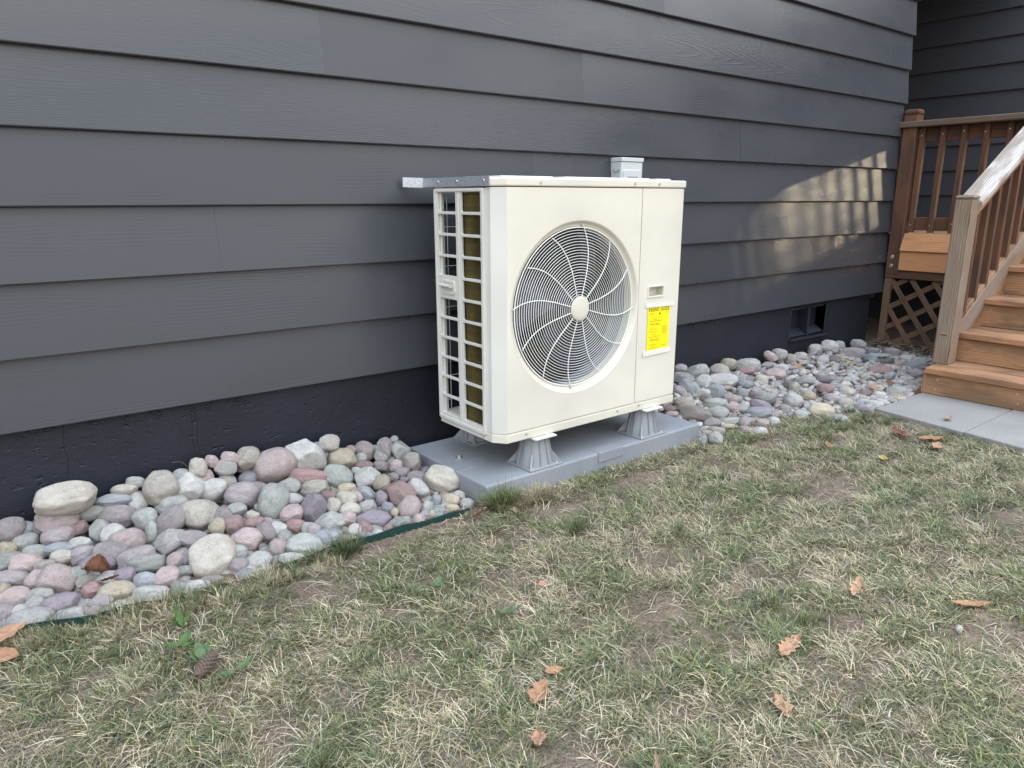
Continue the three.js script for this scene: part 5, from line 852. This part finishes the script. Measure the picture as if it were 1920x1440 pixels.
{
  const green = () => { const j = rr(0.45, 1.5), y = rr(0, 1) ** 2; return [mix(0.082, 0.20, y) * j, mix(0.122, 0.185, y) * j, mix(0.058, 0.058, y) * j]; };
  const straw = () => { const j = rr(0.35, 1.3), y = rnd(); return [mix(0.58, 0.42, y) * j, mix(0.50, 0.33, y) * j, mix(0.345, 0.195, y) * j]; };
  const grey = () => { const j = rr(0.6, 1.1); return [0.24 * j, 0.195 * j, 0.14 * j]; };
  const kinds = [];
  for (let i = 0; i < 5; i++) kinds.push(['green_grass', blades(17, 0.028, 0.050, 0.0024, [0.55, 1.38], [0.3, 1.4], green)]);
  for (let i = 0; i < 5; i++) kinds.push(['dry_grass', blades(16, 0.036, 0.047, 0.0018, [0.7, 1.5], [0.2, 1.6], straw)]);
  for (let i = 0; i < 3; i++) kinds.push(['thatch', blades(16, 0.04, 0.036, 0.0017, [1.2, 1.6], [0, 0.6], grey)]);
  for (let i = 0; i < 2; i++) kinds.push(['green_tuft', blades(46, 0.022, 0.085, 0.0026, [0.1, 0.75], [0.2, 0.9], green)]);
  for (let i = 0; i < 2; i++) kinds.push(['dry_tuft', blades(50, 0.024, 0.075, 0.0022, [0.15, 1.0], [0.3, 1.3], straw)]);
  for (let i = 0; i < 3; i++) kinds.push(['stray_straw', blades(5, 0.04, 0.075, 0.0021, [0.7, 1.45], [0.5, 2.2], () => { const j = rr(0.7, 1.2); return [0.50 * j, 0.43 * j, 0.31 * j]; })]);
  const lots = kinds.map(() => []);
  const put = (k, x, z, s, tint) => lots[k].push([new THREE.Matrix4().compose(new THREE.Vector3(x, lawnY(x, z), z), new THREE.Quaternion().setFromEuler(new THREE.Euler(rr(-0.12, 0.12), rr(0, 6.283), rr(-0.12, 0.12))), new THREE.Vector3(s, s * rr(0.75, 1.15), s)), tint]);
  for (let i = 0; i < 40000; i++) {
    const far = rnd() < 0.05, x = far ? rr(-1.2, 3.7) : rr(-0.3, 3.72), z = far ? rr(0.4, 3.2) : rr(0.42, 2.5);
    if (!onLawn(x, z) || (!far && z > 1.02 + 0.79 * (x + 0.07) + 0.2)) continue;
    const b = bare(x, z), tuft = smooth(N(x * 11, z * 11, 31) + 0.5 * N(x * 24, z * 24, 13), -0.35, 0.3), g = smooth(0.8 * fbm(x * 3.6 + 9, z * 3.6, 3, 3) + 0.45 * N(x * 10, z * 10, 9), -0.28, 0.32), q = rnd(), light = 0.82 + 0.36 * tuft;
    if (rnd() < b) { if (rnd() < 0.24) put(10 + Math.floor(rnd() * 3), x, z, rr(0.6, 1), rr(0.8, 1.1)); continue; }
    if (q < 0.07) put(17 + Math.floor(rnd() * 3), x, z, rr(0.7, 1.15), rr(0.8, 1.2));
    else if (rnd() > 0.25 + 0.75 * tuft) { if (rnd() < 0.45) put(10 + Math.floor(rnd() * 3), x, z, rr(0.8, 1.2), rr(0.8, 1.2)); }
    else if (q < 0.07 + 0.93 * mix(0.30, 0.84, g)) put(Math.floor(rnd() * 5), x, z, rr(0.6, 1.0) * mix(0.75, 1.15, tuft), rr(0.8, 1.2) * light);
    else put(5 + Math.floor(rnd() * 5), x, z, rr(0.7, 1.15), rr(0.8, 1.25) * light);
  }
  // longer tufts the mower misses: along the edging and at the pad
  for (let i = 0; i < 170; i++) { const x = rr(-0.3, 0.85), z = edgeZ(x) + rr(0.004, 0.10); put(rnd() < 0.45 ? 13 + (i % 2) : 15 + (i % 2), x, z, rr(0.3, 0.68), rr(0.9, 1.3)); }
  for (let i = 0; i < 110; i++) { const x = rr(-0.25, 0.78); put([13, 15, 16, 0, 5][i % 5], x, edgeZ(x) + rr(0.004, 0.022), rr(0.45, 0.8), rr(0.85, 1.2)); }
  for (let i = 0; i < 26; i++) put(13 + (i % 2), 1.475 + rr(-0.055, 0.05), 0.575 + rr(-0.004, 0.03), rr(0.8, 1.15), rr(1.3, 1.9));
  for (let i = 0; i < 34; i++) put(15 + (i % 2), 1.53 + rr(-0.1, 0.16), 0.60 + rr(-0.025, 0.05), rr(0.5, 0.95), rr(0.75, 1.05));
  for (let i = 0; i < 7; i++) put(13 + (i % 2), 0.865 + rr(-0.03, 0.03), 0.555 + rr(0, 0.02), rr(0.7, 1), 1);
  for (let i = 0; i < 9; i++) put(13 + (i % 2), 1.55 + rr(-0.05, 0.05), 0.905 + rr(-0.03, 0.03), rr(0.5, 0.75), 1.1);
  for (let i = 0; i < 30; i++) put(13 + (i % 2), rr(3.28, 3.66), rr(0.74, 0.98), rr(0.4, 0.75), 1);
  for (let i = 0; i < 140; i++) { const x = rr(0, 3.3), z = rr(0.7, 2.3); if (onLawn(x, z) && bare(x, z) < 0.3) put(13 + Math.floor(rnd() * 4), x, z, rr(0.35, 0.7), rr(0.8, 1.1)); }
  // every blade goes into one sheet of turf
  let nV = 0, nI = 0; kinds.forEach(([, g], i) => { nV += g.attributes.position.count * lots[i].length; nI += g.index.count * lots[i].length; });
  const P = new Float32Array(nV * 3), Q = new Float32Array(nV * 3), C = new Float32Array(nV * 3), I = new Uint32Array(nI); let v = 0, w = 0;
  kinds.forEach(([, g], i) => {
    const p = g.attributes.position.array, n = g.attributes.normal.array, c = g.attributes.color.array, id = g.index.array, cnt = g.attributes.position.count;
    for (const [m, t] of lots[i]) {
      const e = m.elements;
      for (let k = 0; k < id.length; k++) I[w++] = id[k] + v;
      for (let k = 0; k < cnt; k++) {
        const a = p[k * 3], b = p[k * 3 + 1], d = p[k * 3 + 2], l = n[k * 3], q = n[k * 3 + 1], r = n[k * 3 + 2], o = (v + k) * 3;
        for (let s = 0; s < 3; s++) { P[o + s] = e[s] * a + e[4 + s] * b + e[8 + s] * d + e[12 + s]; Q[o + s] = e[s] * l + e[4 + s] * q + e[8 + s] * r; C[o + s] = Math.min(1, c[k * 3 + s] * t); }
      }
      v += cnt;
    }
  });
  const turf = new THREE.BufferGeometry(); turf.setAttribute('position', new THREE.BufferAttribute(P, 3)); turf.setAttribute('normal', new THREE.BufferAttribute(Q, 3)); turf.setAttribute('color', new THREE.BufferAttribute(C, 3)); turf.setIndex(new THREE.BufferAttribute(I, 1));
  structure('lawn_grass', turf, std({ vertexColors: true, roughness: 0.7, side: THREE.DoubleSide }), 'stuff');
  console.log('turf triangles', nI / 3);
}
// ---------------------------------------------------------------- fallen leaves, weeds, cone
const leafMats = [[0.38, 0.19, 0.10], [0.40, 0.21, 0.115], [0.20, 0.085, 0.045], [0.45, 0.26, 0.155], [0.44, 0.34, 0.10]].map((c) => { const t = tex(128, 128, (u, v, o) => { const vein = Math.abs(v - 0.5) < 0.015 ? 1.25 : 1, side = Math.abs(((u * 7 + Math.abs(v - 0.5) * 6) % 1) - 0.5) < 0.05 ? 1.12 : 1, q = (0.8 + 0.4 * fbm(u * 6, v * 6, c[0] * 50, 4)) * vein * side; o[0] = o[1] = o[2] = q * 0.9; }); return new THREE.MeshPhysicalMaterial({ color: rgb(...c), map: t, roughness: 0.75, side: THREE.DoubleSide }); });
function leafGeo(L, W, lobes, curl, fold) {   // a thin curled blade along x, edge lobed
  const nu = 22, nv = 8, P = [], U = [], I = [];
  for (let i = 0; i <= nu; i++) for (let j = 0; j <= nv; j++) {
    const t = i / nu, q = (j / nv - 0.5) * 2, lobe = lobes ? 1 - 0.42 * Math.abs(Math.sin(t * Math.PI * lobes + (q > 0 ? 0.3 : 0))) ** 1.5 : 1, half = W * 0.5 * Math.sin(Math.PI * Math.pow(t, 0.8)) ** 0.75 * lobe + 0.0006;
    const y = curl * (0.5 - Math.cos((t - 0.5) * 2.4) * 0.5) * 2 * L + fold * Math.abs(q) * half + 0.30 * W * fbm(t * 4 + L * 90, q * 2, W * 70, 3) + 0.003;
    P.push((t - 0.5) * L, y, q * half); U.push(t, j / nv);
  }
  for (let i = 0; i < nu; i++) for (let j = 0; j < nv; j++) { const a = i * (nv + 1) + j, b = a + nv + 1; I.push(a, a + 1, b, a + 1, b + 1, b); }
  const g = new THREE.BufferGeometry(); g.setAttribute('position', new THREE.Float32BufferAttribute(P, 3)); g.setAttribute('uv', new THREE.Float32BufferAttribute(U, 2)); g.setIndex(I); g.computeVertexNormals(); return g;
}
function leaf(x, y, z, L, W, turn, tilt, label, o = {}) {
  const m = shade(new THREE.Mesh(leafGeo(L, W, o.lobes ?? 0, o.curl ?? 0.1, o.fold ?? 0.35), leafMats[o.mat ?? Math.floor(rnd() * 4)]));
  m.name = numbered('dry_leaf'); m.position.set(x, y, z); m.rotation.set(tilt, turn, o.roll ?? 0); m.userData = { label, category: 'leaf', group: 'fallen dry leaves' }; scene.add(m);
}
const g0 = (x, z) => lawnY(x, z) + 0.009;
leaf(0.905, g0(0.905, 1.468), 1.468, 0.085, 0.05, 0.5, 0.1, 'largest orange brown lobed leaf in the lawn at bottom centre', { lobes: 3, mat: 1 });
leaf(0.815, g0(0.815, 1.573), 1.573, 0.065, 0.045, 0.9, -0.2, 'torn orange brown leaf in the lawn nearest the bottom edge', { lobes: 4, mat: 3 });
leaf(1.509, g0(1.509, 1.717), 1.717, 0.11, 0.045, 0.1, 0.2, 'ragged pinkish brown leaf on bare soil right of centre', { lobes: 5, mat: 3 });
leaf(1.301, g0(1.301, 1.826), 1.826, 0.065, 0.045, 1.0, 0.3, 'crumpled pinkish brown leaf with two halves at lower right lawn', { lobes: 2, mat: 3 });
leaf(1.912, g0(1.912, 1.679), 1.679, 0.125, 0.035, 0.3, 0.1, 'long ragged pale brown leaf at right of the lawn', { lobes: 5, mat: 3 });
leaf(2.069, g0(2.069, 1.919), 1.919, 0.12, 0.022, -0.6, 0.1, 'narrow curled brown leaf by the right edge of the lawn', { mat: 1 });
leaf(1.335, 0.028, 0.628, 0.085, 0.034, 1.9, -0.75, 'upright orange leaf standing at the end of the green edging', { mat: 3, fold: 0.1, curl: 0.03 });
leaf(0.984, g0(0.984, 1.43), 1.43, 0.05, 0.022, -0.3, 0.2, 'small brown leaf just above the largest lobed leaf', { mat: 1 });
leaf(1.219, g0(1.219, 1.11), 1.11, 0.032, 0.024, 0.4, 0.3, 'tiny orange leaf in mid lawn below the pad', { mat: 3 });
leaf(1.467, g0(1.467, 0.661), 0.661, 0.03, 0.018, 1.2, 0.5, 'tiny orange leaf below the dry tuft at the pad', { mat: 3 });
leaf(-0.035, 0.045, 0.51, 0.115, 0.05, 0.35, 0.15, 'big orange leaf at the lower left corner lying over the flat grey stone', { mat: 3, fold: 0.15, curl: 0.03 });
leaf(-0.04, 0.028, 0.575, 0.085, 0.045, -0.7, 0.2, 'second big orange leaf at the left edge below the first', { mat: 1, fold: 0.15 });
leaf(0.20, 0.085, 0.385, 0.075, 0.07, 0.5, -0.9, 'curled dark brown leaf cupped between stones in the left bed', { mat: 2, fold: 0.9, curl: 0.2 });
leaf(0.225, 0.06, 0.405, 0.06, 0.03, -0.8, -0.5, 'small rusty leaf under the curled dark brown leaf', { mat: 2 });
leaf(0.93, g0(0.93, 1.80), 1.80, 0.13, 0.012, 0.9, 0.05, 'thin orange stalk like leaf at the bottom edge', { mat: 1 });
leaf(3.39, 0.026, 1.12, 0.12, 0.07, 0.9, 0.1, 'crumpled reddish leaf on the grass edge of the concrete path', { lobes: 4, mat: 2 });
leaf(3.43, 0.024, 1.25, 0.13, 0.06, -0.5, -0.1, 'second reddish crumpled leaf beside the path edge', { lobes: 3, mat: 0 });
leaf(3.36, 0.022, 1.30, 0.10, 0.05, 0.2, 0.15, 'tan folded leaf below the reddish leaves by the path', { lobes: 2, mat: 3 });
leaf(3.80, 0.038, 1.17, 0.07, 0.03, 0.3, 0.05, 'small curled leaf alone on the concrete slab', { mat: 3 });
leaf(3.035, g0(3.035, 1.217), 1.217, 0.055, 0.035, 0.4, 0.1, 'yellow leaf on the lawn left of the path', { mat: 4 });
leaf(3.02, g0(3.02, 0.98), 0.98, 0.06, 0.03, 0.9, 0.2, 'small brown leaf in the thin grass right of the pad', { mat: 1 });
for (const [cx, cz, text, mt] of [[3.94, 0.27, 'orange leaf among the right stones nearest the foundation', 1], [4.36, 0.34, 'yellow brown leaf in the middle of the right stone bed', 4], [4.10, 0.46, 'orange leaf on the right stones left of the maroon stone', 3], [4.18, 0.70, 'rusty red leaf on stones left of the bottom step', 2], [4.95, 0.60, 'rust coloured leaf against the bottom step', 0], [4.00, 0.70, 'small orange leaf left of the rusty red leaf', 1], [4.75, 0.40, 'rust leaf tucked above the maroon stone', 0], [3.02, 0.50, 'tiny orange leaf on the stones at the lawn', 3]]) leaf(cx, heapRight(cx, cz) + 0.03, cz, 0.085, 0.05, rr(0, 6), rr(-0.3, 0.4), text, { lobes: 2, mat: mt });
{ // litter blown against the lattice
  const heap = []; for (let i = 0; i < 170; i++) { const x = 5.42 - Math.abs(rr(-0.12, 0.12) + rr(-0.12, 0.12)), z = rr(0.03, 0.84), g = leafGeo(rr(0.03, 0.09), rr(0.006, 0.03), 0, rr(0, 0.3), rr(0, 0.6)); g.rotateX(rr(-0.8, 0.8)).rotateY(rr(0, 6.3)).translate(x, 0.04 + rr(0, 0.03), z); heap.push(g); }
  structure('leaf_litter', join(heap), M.litter, 'stuff').material.side = THREE.DoubleSide;
}
const weedMat = new THREE.MeshPhysicalMaterial({ color: rgb(0.065, 0.12, 0.028), roughness: 0.7, side: THREE.DoubleSide }), weedMat2 = new THREE.MeshPhysicalMaterial({ color: rgb(0.075, 0.12, 0.045), roughness: 0.6, side: THREE.DoubleSide });
function weed(x, z, list, mat, label) {
  const w = thing('weed', label, 'weed', [x, lawnY(x, z), z], 'green weeds in the lawn');
  for (const [turn, tilt, L, W, lobes, lift] of list) { const g = leafGeo(L * 0.82, W * 0.85, lobes, 0.12, 0.3).translate(L / 2, 0, 0).rotateZ(tilt).rotateY(turn).translate(x, lawnY(x, z) + (lift ?? 0.008), z); part('leaf', g, mat, w); }
}
weed(0.335, 0.70, [[1.5, 0.95, 0.075, 0.022, 6, 0.01], [0.3, 0.75, 0.06, 0.02, 6, 0.01], [2.7, 0.8, 0.05, 0.018, 5, 0.01], [-1.4, 0.5, 0.065, 0.026, 4, 0.01], [2.0, 1.2, 0.075, 0.02, 6, 0.012]], weedMat, 'bright green jagged leaf weed by the edging below the left stones');
weed(0.31, 0.80, [[-1.0, 0.35, 0.06, 0.036, 2, 0.02], [0.6, 0.5, 0.05, 0.03, 0, 0.02], [3.1, 0.4, 0.05, 0.026, 0, 0.02]], weedMat, 'low broad leaf weed under the jagged weed at left');
weed(0.335, 0.90, [[0.9, 0.6, 0.055, 0.03, 0, 0.02], [2.3, 0.55, 0.05, 0.026, 0, 0.02], [1.6, 0.8, 0.06, 0.026, 0, 0.02]], weedMat2, 'dull green weed behind the pine cone');
weed(0.385, 0.985, [[0.2, 0.3, 0.055, 0.026, 0, 0.018], [3.3, 0.3, 0.05, 0.026, 0, 0.016]], weedMat2, 'pale green two leaf weed right of the pine cone');
weed(0.962, 0.953, [[0.9, 0.65, 0.04, 0.026, 0, 0.016], [3.4, 0.55, 0.036, 0.024, 0, 0.016]], weedMat2, 'two leaf green seedling in mid lawn left of centre');
weed(1.02, 1.16, [[-0.6, 0.35, 0.08, 0.018, 5, 0.012], [-0.2, 0.3, 0.06, 0.016, 4, 0.012]], weedMat2, 'flat lobed green weed on bare soil at centre');
{ // pine cone lying in the grass
  const body = [new THREE.SphereGeometry(1, 12, 8).scale(0.036, 0.0125, 0.0125)];
  for (let i = 0; i < 90; i++) { const t = i / 90, a = i * 2.39996, r = 0.0145 * Math.sin(Math.PI * (0.08 + 0.84 * t)) ** 0.6, s = new THREE.SphereGeometry(0.0062, 6, 4).scale(1, 0.35, 0.85); s.rotateZ(0.9).translate(0, r, 0).rotateX(a).translate(-0.036 + 0.072 * t, 0, 0); body.push(s); }
  const g = join(body).rotateZ(0.08).rotateY(0.75).translate(0.333, lawnY(0.333, 0.935) + 0.034, 0.935);
  single('pine_cone', g, std({ color: rgb(0.115, 0.08, 0.06), roughness: 0.85 }), 'brown pine cone lying in the grass at lower left', 'pine cone');
}
{ // a twig and a few stray wisps
  single('twig', tubeAlong([[0.60, 0.02, 0.03], [0.575, 0.10, 0.03], [0.53, 0.195, 0.012], [0.50, 0.20, 0.01]].map(([x, y, z]) => [x, y + 0.03, z]), 0.0011, 20, 4), M.litter, 'thin dry twig leaning on the foundation above the left stones', 'twig');
  single('twig', tubeAlong([[1.08, 0.014, 0.66], [1.14, 0.017, 0.655], [1.2, 0.014, 0.675]], 0.0022, 16, 5), M.litter, 'thin twig lying on bare soil beside the green edging', 'twig');
  single('twig', tubeAlong([[1.40, 0.016, 1.36], [1.46, 0.02, 1.34], [1.52, 0.016, 1.345]], 0.002, 16, 5), M.litter, 'short twig on the bare patch in mid lawn', 'twig');
}
renderer.render(scene, camera);
